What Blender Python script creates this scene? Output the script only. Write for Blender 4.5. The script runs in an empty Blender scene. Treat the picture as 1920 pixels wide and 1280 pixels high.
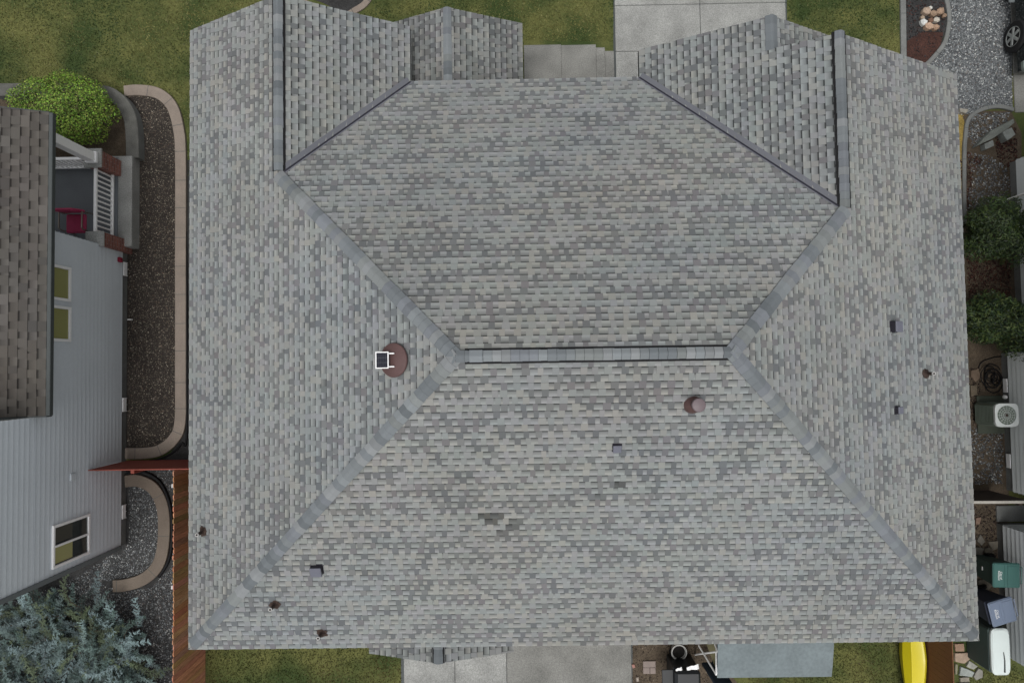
import bpy, math, random
import numpy as np
from mathutils import Vector, Matrix

# ------------------------------------------------------------------ camera, sky, sun, exposure
HC = 17.95                                   # camera height above the ground (m)
F = 1279.34                                  # focal length in pixels of a 1920 px wide frame
ra, rb, rc = -0.0371, -0.0103, 0.0149
def _R():
    ca, sa, cb, sb, cc, sc = math.cos(ra), math.sin(ra), math.cos(rb), math.sin(rb), math.cos(rc), math.sin(rc)
    Rx = Matrix(((1, 0, 0), (0, ca, -sa), (0, sa, ca)))
    Ry = Matrix(((cb, 0, sb), (0, 1, 0), (-sb, 0, cb)))
    Rz = Matrix(((cc, -sc, 0), (sc, cc, 0), (0, 0, 1)))
    return Rx @ Ry @ Rz
RC = _R()
sc = bpy.context.scene
cam_d = bpy.data.cameras.new("camera"); cam = bpy.data.objects.new("camera", cam_d)
sc.collection.objects.link(cam); sc.camera = cam
cam.matrix_world = Matrix.Translation((0, 0, HC)) @ RC.transposed().to_4x4()
cam_d.sensor_width = 36; cam_d.lens = 36 * F / 1920; cam_d.clip_start = 0.5; cam_d.clip_end = 2000

w = bpy.data.worlds.new("World"); sc.world = w; w.use_nodes = True
nt = w.node_tree; bg = nt.nodes["Background"]
sky = nt.nodes.new("ShaderNodeTexSky"); sky.sky_type = 'NISHITA'; sky.sun_disc = False
SUN_EL, SUN_AZ = math.radians(76), math.radians(200)
sky.sun_elevation = SUN_EL; sky.sun_rotation = SUN_AZ; sky.dust_density = 4; sky.air_density = 1.0
hs = nt.nodes.new("ShaderNodeHueSaturation"); hs.inputs['Saturation'].default_value = 0.12
nt.links.new(sky.outputs[0], hs.inputs['Color']); nt.links.new(hs.outputs[0], bg.inputs['Color'])
bg.inputs['Strength'].default_value = 0.13
sl = bpy.data.lights.new("sun", 'SUN'); sl.energy = 1.1; sl.angle = math.radians(24); sl.color = (1, 0.97, 0.93)
so = bpy.data.objects.new("sun", sl); sc.collection.objects.link(so)
so.rotation_euler = (math.pi / 2 - SUN_EL, 0, math.pi - SUN_AZ)
sc.view_settings.view_transform = 'Standard'; sc.view_settings.look = 'None'
sc.view_settings.exposure = 0.25; sc.view_settings.gamma = 1

# ------------------------------------------------------------------ helpers
rnd = random.Random(7); rng = np.random.default_rng(7)
RT = RC.transposed()
def G(px, py, h=0.0):
    """point of the photo at real height h (a place on the ground, a step, a lid)"""
    d = RT @ Vector(((px - 960) / F, -(py - 640) / F, -1))
    t = (h - HC) / d.z
    return Vector((d.x * t, d.y * t, h))
def lin(c): c /= 255; return c / 12.92 if c <= .04045 else ((c + .055) / 1.055) ** 2.4
ALB = 0.86; RK_ = .62 / .86          # RK_: roof granules are darker than the rest relative to their look
def S(r, g, b, k=1.0): return (min(.85, lin(r) * ALB * k), min(.85, lin(g) * ALB * k), min(.85, lin(b) * ALB * k), 1)

def mat(name, col, rough=.85, var=.12, vs=1.5, fine=.12, fs=60, bump=.15, metal=0, col2=None, spec=.3, attr=False, streak=None):
    m = bpy.data.materials.new(name); m.use_nodes = True
    n = m.node_tree.nodes; L = m.node_tree.links
    bs = n["Principled BSDF"]; bs.inputs['Roughness'].default_value = rough; bs.inputs['Metallic'].default_value = metal
    bs.inputs['Specular IOR Level'].default_value = spec
    geo = n.new('ShaderNodeNewGeometry')
    vec = geo.outputs['Position']
    if streak:
        mp = n.new('ShaderNodeMapping'); mp.inputs['Scale'].default_value = streak; L.new(vec, mp.inputs[0]); vec = mp.outputs[0]
    n1 = n.new('ShaderNodeTexNoise'); n1.inputs['Scale'].default_value = vs; n1.inputs['Detail'].default_value = 5; L.new(vec, n1.inputs['Vector'])
    n2 = n.new('ShaderNodeTexNoise'); n2.inputs['Scale'].default_value = fs; n2.inputs['Detail'].default_value = 2; L.new(vec, n2.inputs['Vector'])
    if attr:
        at = n.new('ShaderNodeAttribute'); at.attribute_name = 'col'; base = at.outputs['Color']
    elif col2:
        mx = n.new('ShaderNodeMix'); mx.data_type = 'RGBA'; mx.inputs[6].default_value = col; mx.inputs[7].default_value = col2
        rp = n.new('ShaderNodeMapRange'); rp.inputs[1].default_value = .38; rp.inputs[2].default_value = .62
        L.new(n1.outputs['Fac'], rp.inputs[0]); L.new(rp.outputs[0], mx.inputs[0]); base = mx.outputs[2]
    else:
        rg = n.new('ShaderNodeRGB'); rg.outputs[0].default_value = col; base = rg.outputs[0]
    def mul(base, src, amp):
        r = n.new('ShaderNodeMapRange'); r.inputs[1].default_value = .25; r.inputs[2].default_value = .75
        r.inputs[3].default_value = 1 - amp; r.inputs[4].default_value = 1 + amp; L.new(src, r.inputs[0])
        v = n.new('ShaderNodeVectorMath'); v.operation = 'SCALE'; L.new(base, v.inputs[0]); L.new(r.outputs[0], v.inputs['Scale'])
        return v.outputs[0]
    if var and not col2: base = mul(base, n1.outputs['Fac'], var)
    if fine: base = mul(base, n2.outputs['Fac'], fine)
    L.new(base, bs.inputs['Base Color'])
    if bump:
        b = n.new('ShaderNodeBump'); b.inputs['Strength'].default_value = bump; b.inputs['Distance'].default_value = .01
        L.new(n2.outputs['Fac'], b.inputs['Height']); L.new(b.outputs[0], bs.inputs['Normal'])
    return m

def tag(o, label=None, cat=None, group=None, kind=None):
    if label: o['label'] = label
    if cat: o['category'] = cat
    if group: o['group'] = group
    if kind: o['kind'] = kind
    return o
def empty(name, loc=(0, 0, 0), label=None, cat=None, group=None):
    o = bpy.data.objects.new(name, None); sc.collection.objects.link(o); o.location = loc
    o.empty_display_size = .2
    return tag(o, label, cat, group)
def link(name, me, m, parent=None):
    o = bpy.data.objects.new(name, me); sc.collection.objects.link(o)
    if m is not None:
        for x in (m if isinstance(m, (list, tuple)) else [m]): me.materials.append(x)
    if parent is not None:
        o.parent = parent
        # parts are modelled in world coordinates: keep them there
        o.matrix_parent_inverse = Matrix.Translation(-parent_loc(parent))
    return o
def parent_loc(p):
    v = Vector(p.location)
    return v

class MB:
    """collects polygons (world coordinates) for ONE mesh"""
    def __init__(s): s.v = []; s.f = []; s.c = []; s.mi = []
    def poly(s, pts, col=None, mi=0):
        k = len(s.v); s.v += [tuple(p) for p in pts]; s.f.append(tuple(range(k, k + len(pts)))); s.mi.append(mi)
        if col is None: col = (.5, .5, .5, 1)
        if isinstance(col, list): s.c += col
        else: s.c += [col] * len(pts)
    def mesh(s, vs, fs, col=None, mi=0):
        for f in fs: s.poly([vs[i] for i in f], col, mi)
    def box(s, c, size, M=None, col=None, bev=0, mi=0):
        x, y, z = [a / 2 for a in size]; b = min(bev, x * .9, y * .9, z * .9)
        vs = []
        if b <= 0:
            vs = [Vector((i * x, j * y, k * z)) for i in (-1, 1) for j in (-1, 1) for k in (-1, 1)]
            fs = [(0, 1, 3, 2), (4, 6, 7, 5), (0, 4, 5, 1), (2, 3, 7, 6), (0, 2, 6, 4), (1, 5, 7, 3)]
        else:
            idx = {}
            for i in (-1, 1):
                for j in (-1, 1):
                    for k in (-1, 1):
                        for ax in range(3):
                            p = [i * (x - b), j * (y - b), k * (z - b)]; p[ax] = (i * x, j * y, k * z)[ax]
                            idx[(i, j, k, ax)] = len(vs); vs.append(Vector(p))
            fs = []
            for ax in range(3):
                o1, o2 = [a for a in range(3) if a != ax]
                for sg in (-1, 1):
                    q = []
                    for (a, bb) in ((-1, -1), (1, -1), (1, 1), (-1, 1)):
                        t = [0, 0, 0]; t[ax] = sg; t[o1] = a; t[o2] = bb; q.append(idx[(*t, ax)])
                    if (sg < 0) ^ (ax == 1): q = q[::-1]
                    fs.append(tuple(q))
                for a in (-1, 1):
                    for bb in (-1, 1):
                        t1 = [0, 0, 0]; t1[o1] = a; t1[o2] = bb; t2 = list(t1); t1[ax] = -1; t2[ax] = 1
                        fs.append((idx[(*t1, o1)], idx[(*t2, o1)], idx[(*t2, o2)], idx[(*t1, o2)]))
            for i in (-1, 1):
                for j in (-1, 1):
                    for k in (-1, 1): fs.append((idx[(i, j, k, 0)], idx[(i, j, k, 1)], idx[(i, j, k, 2)]))
        c = Vector(c)
        if M is not None: vs = [M @ v for v in vs]
        s.mesh([v + c for v in vs], fs, col, mi)
    def tube(s, pts, r, n=8, col=None, r2=None, cap=True):
        pts = [Vector(p) for p in pts]; rings = []
        ref = None
        for i, p in enumerate(pts):
            d = (pts[min(i + 1, len(pts) - 1)] - pts[max(i - 1, 0)]).normalized()
            a = d.cross(Vector((0, 0, 1)));
            if a.length < .05: a = d.cross(Vector((1, 0, 0)))
            a.normalize(); b = d.cross(a).normalized()
            if ref is not None and a.dot(ref) < 0: a, b = -a, -b
            ref = a
            rr = r if r2 is None else r + (r2 - r) * i / max(1, len(pts) - 1)
            rings.append([p + (a * math.cos(t) + b * math.sin(t)) * rr for t in [2 * math.pi * k / n for k in range(n)]])
        for i in range(len(rings) - 1):
            for k in range(n): s.poly([rings[i][k], rings[i][(k + 1) % n], rings[i + 1][(k + 1) % n], rings[i + 1][k]], col)
        if cap: s.poly(rings[0][::-1], col); s.poly(rings[-1], col)
    def lathe(s, c, prof, n=24, M=None, col=None, sx=1, sy=1):
        """prof: list of (r, z)"""
        c = Vector(c)
        rings = []
        for r, z in prof:
            ring = [Vector((r * sx * math.cos(2 * math.pi * k / n), r * sy * math.sin(2 * math.pi * k / n), z)) for k in range(n)]
            if M is not None: ring = [M @ v for v in ring]
            rings.append([v + c for v in ring])
        for i in range(len(rings) - 1):
            for k in range(n): s.poly([rings[i][k], rings[i][(k + 1) % n], rings[i + 1][(k + 1) % n], rings[i + 1][k]], col)
        s.poly(rings[0][::-1], col); s.poly(rings[-1], col)
    def prism(s, pts, z0, z1, col=None, top=True):
        """pts: plan outline; z1 top"""
        a = sum(pts[i][0] * pts[(i + 1) % len(pts)][1] - pts[(i + 1) % len(pts)][0] * pts[i][1] for i in range(len(pts)))
        if a < 0: pts = pts[::-1]
        n = len(pts)
        for i in range(n):
            p, q = pts[i], pts[(i + 1) % n]
            s.poly([(p[0], p[1], z0), (q[0], q[1], z0), (q[0], q[1], z1), (p[0], p[1], z1)], col)
        if top: s.poly([(p[0], p[1], z1) for p in pts], col)
    def build(s, name, m, parent=None, smooth=False, merge=True):
        me = bpy.data.meshes.new(name); me.from_pydata(s.v, [], s.f)
        ca = me.color_attributes.new('col', 'FLOAT_COLOR', 'CORNER')
        ca.data.foreach_set('color', np.array(s.c, dtype=np.float32).ravel())
        if any(s.mi): me.polygons.foreach_set('material_index', s.mi)
        if merge and len(s.v) < 60000:
            import bmesh
            bm = bmesh.new(); bm.from_mesh(me); bmesh.ops.remove_doubles(bm, verts=bm.verts, dist=1e-5)
            if len(bm.faces) < 6000: bmesh.ops.recalc_face_normals(bm, faces=bm.faces)
            bm.to_mesh(me); bm.free()
        if smooth:
            me.polygons.foreach_set('use_smooth', [True] * len(me.polygons)); me.set_sharp_from_angle(angle=math.radians(40))
        me.update()
        return link(name, me, m, parent)

def npmesh(name, V, Fc, col, m, parent=None):
    """V (n,3), Fc (m,k), col (m,4) one colour per face"""
    me = bpy.data.meshes.new(name); k = Fc.shape[1]
    me.vertices.add(len(V)); me.vertices.foreach_set('co', V.astype(np.float32).ravel())
    me.loops.add(Fc.size); me.loops.foreach_set('vertex_index', Fc.astype(np.int32).ravel())
    me.polygons.add(len(Fc)); me.polygons.foreach_set('loop_start', np.arange(0, Fc.size, k, dtype=np.int32))
    me.polygons.foreach_set('loop_total', np.full(len(Fc), k, dtype=np.int32))
    ca = me.color_attributes.new('col', 'FLOAT_COLOR', 'CORNER')
    ca.data.foreach_set('color', np.repeat(col.astype(np.float32), k, axis=0).ravel())
    me.update(calc_edges=True); me.validate()
    return link(name, me, m, parent)

def inside(P, poly):
    x, y = P[:, 0], P[:, 1]; r = np.zeros(len(P), bool); n = len(poly)
    for i in range(n):
        x1, y1 = poly[i][0], poly[i][1]; x2, y2 = poly[(i + 1) % n][0], poly[(i + 1) % n][1]
        if y1 == y2: continue
        c = ((y1 > y) != (y2 > y)) & (x < (x2 - x1) * (y - y1) / (y2 - y1) + x1); r ^= c
    return r
def scatter(polys, dens):
    out = []
    for poly in polys:
        A = np.array([(p[0], p[1]) for p in poly]); lo, hi = A.min(0), A.max(0)
        n = int((hi - lo).prod() * dens); P = rng.random((n, 2)) * (hi - lo) + lo
        out.append(P[inside(P, A)])
    return np.concatenate(out)
def stones(name, polys, dens, size, pal, wts, m, z=0.0, holes=()):
    P = scatter(polys, dens)
    for h in holes: P = P[~inside(P, [(q[0], q[1]) for q in h])]
    n = len(P)
    base = np.array([(1, 0, 0), (0, 1, 0), (-1, 0, 0), (0, -1, 0), (0, 0, 1), (0, 0, -1)], float)
    fc = np.array([(0, 1, 4), (1, 2, 4), (2, 3, 4), (3, 0, 4), (1, 0, 5), (2, 1, 5), (3, 2, 5), (0, 3, 5)])
    V = base[None] * (size * (.6 + .8 * rng.random((n, 1, 1)) ** 1.5)) * (.7 + .6 * rng.random((n, 6, 1)))
    V[:, :, 2] *= .6
    t = rng.random(n) * 6.28; c, s_ = np.cos(t), np.sin(t)
    x = V[:, :, 0] * c[:, None] - V[:, :, 1] * s_[:, None] * .75; y = V[:, :, 0] * s_[:, None] + V[:, :, 1] * c[:, None] * .75
    V[:, :, 0] = x + P[:, None, 0]; V[:, :, 1] = y + P[:, None, 1]
    V[:, :, 2] += z + size * .15 + rng.random((n, 1)) * size * .4
    Fc = fc[None] + (np.arange(n) * 6)[:, None, None]
    pal = np.array(pal); ci = rng.choice(len(pal), n, p=np.array(wts) / sum(wts))
    col = pal[ci] * (.7 + .6 * rng.random((n, 1))); col[:, 3] = 1
    return tag(npmesh(name, V.reshape(-1, 3), Fc.reshape(-1, 3), np.repeat(col, 8, axis=0), m), kind='stuff')
def blades(name, polys, dens, h, pal, m, z=0.0, holes=(), wid=.012):
    P = scatter(polys, dens)
    for q in holes: P = P[~inside(P, [(a[0], a[1]) for a in q])]
    n = len(P); t = rng.random(n) * 6.28; hh = h * (.5 + rng.random(n)); lean = rng.normal(0, .8 * h, (n, 2))
    V = np.zeros((n, 3, 3)); dx, dy = np.cos(t) * wid, np.sin(t) * wid
    V[:, 0, 0] = P[:, 0] - dx; V[:, 0, 1] = P[:, 1] - dy; V[:, 1, 0] = P[:, 0] + dx; V[:, 1, 1] = P[:, 1] + dy
    V[:, 2, :2] = P + lean; V[:, :2, 2] = z; V[:, 2, 2] = z + hh
    # patchy colour: sum of a few waves picks between green and dry
    f = sum(np.sin(P[:, 0] * a + P[:, 1] * b + c) for a, b, c in ((1.3, .7, 0), (-.9, 1.9, 2), (2.7, -1.1, 1), (.5, -3.1, 4), (4.1, 2.3, 3))) / 5
    f = np.clip(f * 1.5 + .5 + rng.normal(0, .22, n), 0, 1)[:, None]
    pal = np.array(pal); col = pal[0] * (1 - f) + pal[1] * f; col = col * (.6 + .8 * rng.random((n, 1))); col[:, 3] = 1
    return tag(npmesh(name, V.reshape(-1, 3), np.arange(n * 3).reshape(-1, 3), col, m), kind='stuff')

M_attr = mat('painted_by_face', (0, 0, 0, 1), .9, .05, 2, .08, 90, 0, attr=True)
M_shingle = mat('asphalt_granules', (0, 0, 0, 1), .92, .06, .7, .13, 260, .12, attr=True, spec=.15)
M_leaf = mat('leaf', (0, 0, 0, 1), .6, .1, 2, .1, 40, 0, attr=True, spec=.3)
M_stone = mat('stone_chips', (0, 0, 0, 1), .8, .1, 3, .15, 90, 0, attr=True)
M_conc = mat('concrete', S(150, 151, 148), .9, .22, 1.9, .34, 42, .3)
M_conc2 = mat('patio_concrete', S(128, 128, 124), .9, .26, 1.5, .3, 40, .3)
M_tan = mat('tan_kerb', S(140, 129, 119), .9, .14, 2.5, .14, 50, .3)
M_brownkerb = mat('brown_kerb', S(112, 102, 92), .9, .14, 2.5, .14, 50, .3)
M_darkkerb = mat('weathered_kerb', S(96, 96, 92), .9, .3, 3, .2, 40, .3)
M_grayside = mat('grey_side_concrete', S(120, 122, 120), .9, .2, 3, .1, 40, .2)
M_black = mat('black_plastic', (.006, .006, .007, 1), .8, 0, 1, .1, 60, 0)
M_grass = mat('lawn', S(56, 70, 34), .95, .3, .9, .3, 30, .6, col2=S(98, 100, 56))
M_mulch = mat('red_mulch', S(66, 44, 38, 1.1), .95, .3, 4, .5, 35, .8)
M_soil = mat('soil', S(82, 72, 60, 1.1), .95, .3, 3, .4, 35, .6)
M_peb = mat('pebble_base', S(52, 47, 43, 1.0), .95, .3, 2, .5, 45, .6)
M_grav = mat('gravel_base', S(100, 103, 105), .95, .25, 2, .5, 40, .6)
M_dgrav = mat('dark_gravel_base', S(50, 50, 50, 1.2), .95, .25, 2, .5, 40, .6)
M_dry = mat('dry_lawn', S(148, 128, 70), .95, .25, 3, .35, 30, .5)
M_siding = mat('grey_lap_siding', S(140, 145, 149, 2.5), .6, .05, .8, .03, 20, 0)
M_siding2 = mat('pale_siding', S(140, 144, 144, 2.9), .6, .05, .8, .03, 20, 0)
M_white = mat('white_trim', S(225, 226, 224, 1.5), .45, .03, 2, .03, 20, 0)
M_trimg = mat('grey_trim', S(112, 118, 120), .5, .05, 2, .03, 20, 0)
M_dkgrey = mat('charcoal_trim', S(72, 77, 77), .6, .06, 2, .05, 20, 0)
M_wall = mat('beige_siding', S(160, 152, 138), .7, .05, 1, .03, 20, 0)
M_redf = mat('rust_red_boards', S(122, 62, 52, 1.3), .75, .12, 2, .1, 30, .1)
M_cedar = mat('cedar_boards', (0, 0, 0, 1), .8, .22, 2.5, .3, 9, .2, attr=True, streak=(1, 9, .7))
M_brownf = mat('brown_boards', S(96, 64, 42, 1.35), .7, .1, 2, .1, 20, .1)
M_yel = mat('yellow_plastic', (.62, .52, .012, 1), .35, .04, 1, .02, 30, 0, spec=.5)
M_brick = None

def glass(name, col):
    m = bpy.data.materials.new(name); m.use_nodes = True; b = m.node_tree.nodes['Principled BSDF']
    b.inputs['Base Color'].default_value = col; b.inputs['Roughness'].default_value = .06; b.inputs['Specular IOR Level'].default_value = .6
    return m
M_glass = glass('window_glass', (.03, .035, .035, 1)); M_olive = glass('window_blind_olive', S(118, 118, 74, 1.9)); M_olive2 = glass('window_blind_light', S(134, 132, 90, 1.8))
M_cell = mat('solar_cells', (.006, .007, .016, 1), .6, .05, 5, 0, 30, 0, spec=.25); M_carblk = glass('car_paint_black', (.006, .009, .009, 1))

# ------------------------------------------------------------------ ground
def sheet(name, pts, z, m):
    b = MB(); b.poly([(p[0], p[1], z) for p in pts]); o = b.build(name, m); 
    if o.data.polygons[0].normal.z < 0: o.data.flip_normals()
    return tag(o, kind='structure')
def px(*a, h=0): return [G(x, y, h) for x, y in a]
b = MB(); R0 = 300; b.poly([(-R0, -R0, 0), (R0, -R0, 0), (R0, R0, 0), (-R0, R0, 0)]); tag(b.build('lawn', M_grass), kind='structure')

def curve(pts, n=8, closed=False):
    P = [Vector((p[0], p[1])) for p in pts]; out = []
    N = len(P); rngi = range(N) if closed else range(N - 1)
    for i in rngi:
        p0 = P[i - 1] if (i or closed) else P[0]; p1 = P[i]; p2 = P[(i + 1) % N]
        p3 = P[(i + 2) % N] if (closed or i + 2 < N) else P[-1]
        for k in range(n):
            t = k / n
            out.append(.5 * ((2 * p1) + (p2 - p0) * t + (2 * p0 - 5 * p1 + 4 * p2 - p3) * t * t + (3 * p1 - p0 - 3 * p2 + p3) * t ** 3))
    if not closed: out.append(P[-1])
    return out
def kerb(name, pts, wid, h, m, joint=.6, smooth=True, z0=0.0, side=None):
    """a sweep with a rectangular, slightly rounded section and joints"""
    C = curve(pts, 8) if smooth else [Vector((p[0], p[1])) for p in pts]
    b = MB(); b_r = .012; acc = 0
    prof = [(-wid / 2, z0 - .02), (-wid / 2, h - b_r), (-wid / 2 + b_r, h), (wid / 2 - b_r, h), (wid / 2, h - b_r), (wid / 2, z0 - .02)]
    rings = []
    for i, p in enumerate(C):
        d = (C[min(i + 1, len(C) - 1)] - C[max(i - 1, 0)]).normalized(); nrm = Vector((-d.y, d.x))
        rings.append((p, nrm, [Vector((p.x + nrm.x * a, p.y + nrm.y * a, z)) for a, z in prof]))
    tone = 1.0
    for i in range(len(rings) - 1):
        L = (rings[i + 1][0] - rings[i][0]).length; A, B = rings[i][2], rings[i + 1][2]; acc += L
        for k in range(len(prof) - 1): b.poly([A[k], B[k], B[k + 1], A[k + 1]], mi=(1 if side and k in (0, 4) else 0))
        if joint and acc > joint:
            acc = 0; p, nr, _ = rings[i + 1]
            d = Vector((nr.y, -nr.x)) * .006
            q = [Vector((p.x + nr.x * s_ * wid / 2 + d.x * e, p.y + nr.y * s_ * wid / 2 + d.y * e, h + .002)) for s_, e in ((-1, -1), (1, -1), (1, 1), (-1, 1))]
            b.poly(q, mi=len([1]) + (1 if side else 0))
    b.poly(rings[0][2]); b.poly(rings[-1][2][::-1])
    return tag(b.build(name, [m] + ([side] if side else []) + [M_dkgrey], merge=True), kind='structure')

# west: pebble bed, kerbs, grey gravel, black gravel
Wx = G(240, 600).x                                   # neighbour's wall line
bed = curve(px((236, 168), (262, 166), (300, 172), (328, 196), (341, 240), (342, 500), (341, 790), (328, 830), (300, 848), (236, 852)), 6)
sheet('pebble_bed', list(bed) + [(Wx - .1, G(240, 852).y), (Wx - .1, G(240, 168).y)], .012, M_peb)
bed_in = [(p.x, p.y) for p in bed]
west_strip = px((322, 150), (400, 150), (400, 1400), (150, 1400), (-250, 1400), (-250, 900), (236, 868), (320, 868))
sheet('dark_gravel', px((236, 864), (383, 858), (383, 1250), (383, 1290), (383, 1450), (-300, 1450), (-300, 900)), .008, M_dgrav)
sheet('side_soil', px((340, 300), (420, 300), (420, 868), (300, 868), (318, 850), (342, 820)), .006, M_dgrav)
pod = curve(px((238, 898), (262, 897), (292, 912), (310, 950), (309, 1010), (298, 1060), (268, 1088), (225, 1096), (150, 1130)), 6)
sheet('grey_gravel', list(pod[:-5]) + list(px((190, 1092), (205, 1045), (238, 1018))), .014, M_dgrav)
kerb('kerb', px((236, 173), (262, 171), (298, 177), (324, 200), (337, 243), (341, 300), (341, 500), (341, 700), (340, 790), (328, 822), (302, 843), (270, 849), (238, 849)), .29, .09, M_tan, joint=.62)
kerb('kerb', px((238, 901), (262, 900), (290, 914), (308, 950), (310, 1010), (300, 1055), (274, 1082), (240, 1094), (216, 1096)), .31, .11, M_brownkerb, joint=1.0)
kerb('edging_strip', px((240, 884), (275, 885), (304, 905), (322, 950), (325, 1010), (318, 1050), (300, 1080)), .05, .10, M_black, joint=0)
kerb('edging_strip', px((348, 300), (352, 780), (340, 832), (310, 856), (280, 864)), .05, .06, M_black, joint=0)
# raised weathered kerb round the bush
kerb('kerb', px((-10, 168, ), (90, 168), (185, 171), (216, 182), (238, 208), (246, 240), (248, 296), h=.3), .34, .30, M_darkkerb, joint=0, side=M_grayside)
sheet('shrub_bed', px((-60, 170), (190, 175), (236, 215), (240, 300), (-60, 300)), .02, M_soil)

# stones
PEB = [S(78, 71, 65), S(106, 98, 88), S(52, 48, 44), S(136, 126, 112), S(176, 168, 152), S(104, 84, 70)]
GRV = [S(124, 128, 130), S(100, 104, 106), S(158, 162, 163), S(80, 82, 85), S(205, 207, 204), S(114, 108, 104)]
bedpoly = [(p.x, p.y) for p in curve(px((240, 182), (262, 181), (300, 188), (322, 212), (330, 250), (331, 500), (330, 790), (318, 818), (298, 834), (240, 838)), 6)]
stones('pebbles', [bedpoly], 2600, .019, PEB, [5, 3, 6, 2.2, 1.1, 1], M_stone)
podpoly = [(p.x, p.y) for p in curve(px((242, 912), (262, 911), (286, 924), (298, 955), (298, 1010), (288, 1050), (262, 1074), (225, 1084), (190, 1086), (200, 1045), (240, 1020)), 5, True)]
stones('gravel', [podpoly], 2400, .021, GRV, [3, 4, 2.2, 6, 1.2, 1], M_stone)
dg = px((326, 880), (345, 885), (384, 1290), (384, 1320), (-40, 1320), (-40, 1120), (140, 1100), (215, 1112), (285, 1100), (322, 1060))
stones('gravel', [[(p[0], p[1]) for p in dg]], 1300, .022, GRV, [2.5, 4, 1.2, 6, .5, 2], M_stone)
stones('gravel', [[(p[0], p[1]) for p in px((40, 1135), (150, 1076), (240, 1020), (205, 1050), (190, 1092), (216, 1104), (140, 1115))]], 1300, .022, GRV, [2.5, 4, 1.2, 6, .5, 2], M_stone)
stones('gravel', [[(p[0], p[1]) for p in px((250, 872), (326, 872), (326, 930), (300, 895), (275, 884), (250, 880))]], 900, .022, GRV, [2, 4, 1, 8, .8, 2], M_stone)

# north: drive, walk, beds
def slab(name, a, b_, h, m, z0=0.0, kind='structure'):
    """concrete panel given by two opposite corners on the ground, chamfered"""
    x0_, x1_ = sorted((a[0], b_[0])); y0_, y1_ = sorted((a[1], b_[1]))
    q = MB(); q.box(((x0_ + x1_) / 2, (y0_ + y1_) / 2, (h + z0 - .05) / 2 ), (x1_ - x0_, y1_ - y0_, h - z0 + .05), bev=.012)
    return tag(q.build(name, m), kind=kind)
gap = .012
def grid(name, xs, ys, h, m):
    for i in range(len(xs) - 1):
        for j in range(len(ys) - 1):
            slab(name, (xs[i] + gap / 2, ys[j] + gap / 2), (xs[i + 1] - gap / 2, ys[j + 1] - gap / 2), h, m)
sheet('joint_bed', px((1150, -200), (1472, -200), (1478, 200), (1150, 200)), .006, M_dkgrey)
gx = [G(1153, 60).x, G(1313, 60).x, G(1474, 60).x]; gy = [G(1250, 170).y, G(1200, 97).y, G(1250, 10).y, G(1250, -90).y, G(1250, -200).y]
grid('driveway', gx, gy, .03, M_conc)
slab('path', G(1052, 85), G(983, 150), .05, M_conc2); slab('path', G(1117, 85), G(1053, 150), .05, M_conc2)
slab('path', G(1134, 90), G(1118, 150), .035, M_conc2); slab('path', G(1151, 96), G(1135, 150), .02, M_conc2)
c_ = curve(px((560, -8), (600, 4), (640, 22), (668, 20), (692, 0), (705, -30)), 8)
sheet('mulch_bed', [(p.x, p.y) for p in c_] + [(G(560, -30).x, G(560, -30).y)], .012, M_dgrav)
kerb('kerb', px((520, -14), (585, 12), (640, 30), (668, 20), (690, 2), (700, -30)), .17, .05, M_tan, joint=.5)

# north-east: mulch bed, gravel drive
NEG = px((1742, 118), (1768, 84), (1778, 45), (1775, -60), (1905, -60), (1897, 110), (1898, 205), (1860, 203), (1825, 212), (1700, 230), (1700, 130))
sheet('gravel_drive', NEG, .010, M_grav)
sheet('mulch_bed', px((1697, -60), (1772, -60), (1776, 45), (1764, 84), (1738, 120), (1690, 130)), .014, M_dgrav)
sheet('mulch', px((1700, 78), (1730, 60), (1768, 62), (1762, 90), (1738, 120), (1700, 125)), .02, M_mulch)
kerb('kerb', px((1691, -60), (1692, 40), (1693, 130)), .15, .06, M_grayside, joint=1.2)
kerb('kerb', px((1768, -20), (1777, 20), (1777, 50), (1768, 84), (1742, 116), (1720, 135)), .11, .06, M_grayside, joint=.9)
stones('gravel', [[(p[0], p[1]) for p in NEG]], 2000, .026, GRV, [5, 4, 2.6, 2.5, .9, 1], M_stone)
stones('mulch_chips', [[(p[0], p[1]) for p in px((1699, -20), (1770, -20), (1774, 45), (1762, 84), (1738, 118), (1699, 120))]], 500, .03,
       [S(60, 38, 34), S(84, 52, 46), S(38, 34, 34), S(46, 46, 48)], [3, 2, 4, 3], M_stone)
grid('path', [G(1897, 100).x, G(1897, 100).x + 2.4, G(1897, 100).x + 4.8], [G(1900, 212).y, G(1900, 140).y, G(1900, 30).y, G(1900, -120).y], .03, M_conc2)

# east side strip
sheet('dry_grass', px((1760, 200), (1800, 207), (1808, 230), (1808, 300), (1812, 360), (1806, 420), (1770, 420)), .012, M_dry)
ES = px((1700, 210), (1895, 208), (1915, 250), (1915, 470), (1900, 700), (1890, 960), (1875, 1150), (1700, 1150))
sheet('side_gravel', ES, .008, M_soil)
EG1 = px((1816, 215), (1895, 210), (1885, 240), (1850, 262), (1822, 278), (1812, 250))
EG2 = px((1812, 285), (1850, 290), (1885, 310), (1895, 350), (1885, 400), (1812, 420), (1808, 400), (1822, 330))
EG3 = px((1818, 800), (1880, 810), (1880, 905), (1822, 910))
stones('gravel', [[(p[0], p[1]) for p in EG1]], 1000, .028, GRV, [5, 4, 2, 3, 1, 2], M_stone)
stones('gravel', [[(p[0], p[1]) for p in EG2], [(p[0], p[1]) for p in EG3]], 650, .028, GRV, [4, 4, 1.5, 4, .7, 3], M_stone)
M_mul2 = [S(72, 44, 38), S(52, 34, 30), S(92, 62, 50), S(110, 96, 80)]
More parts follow.
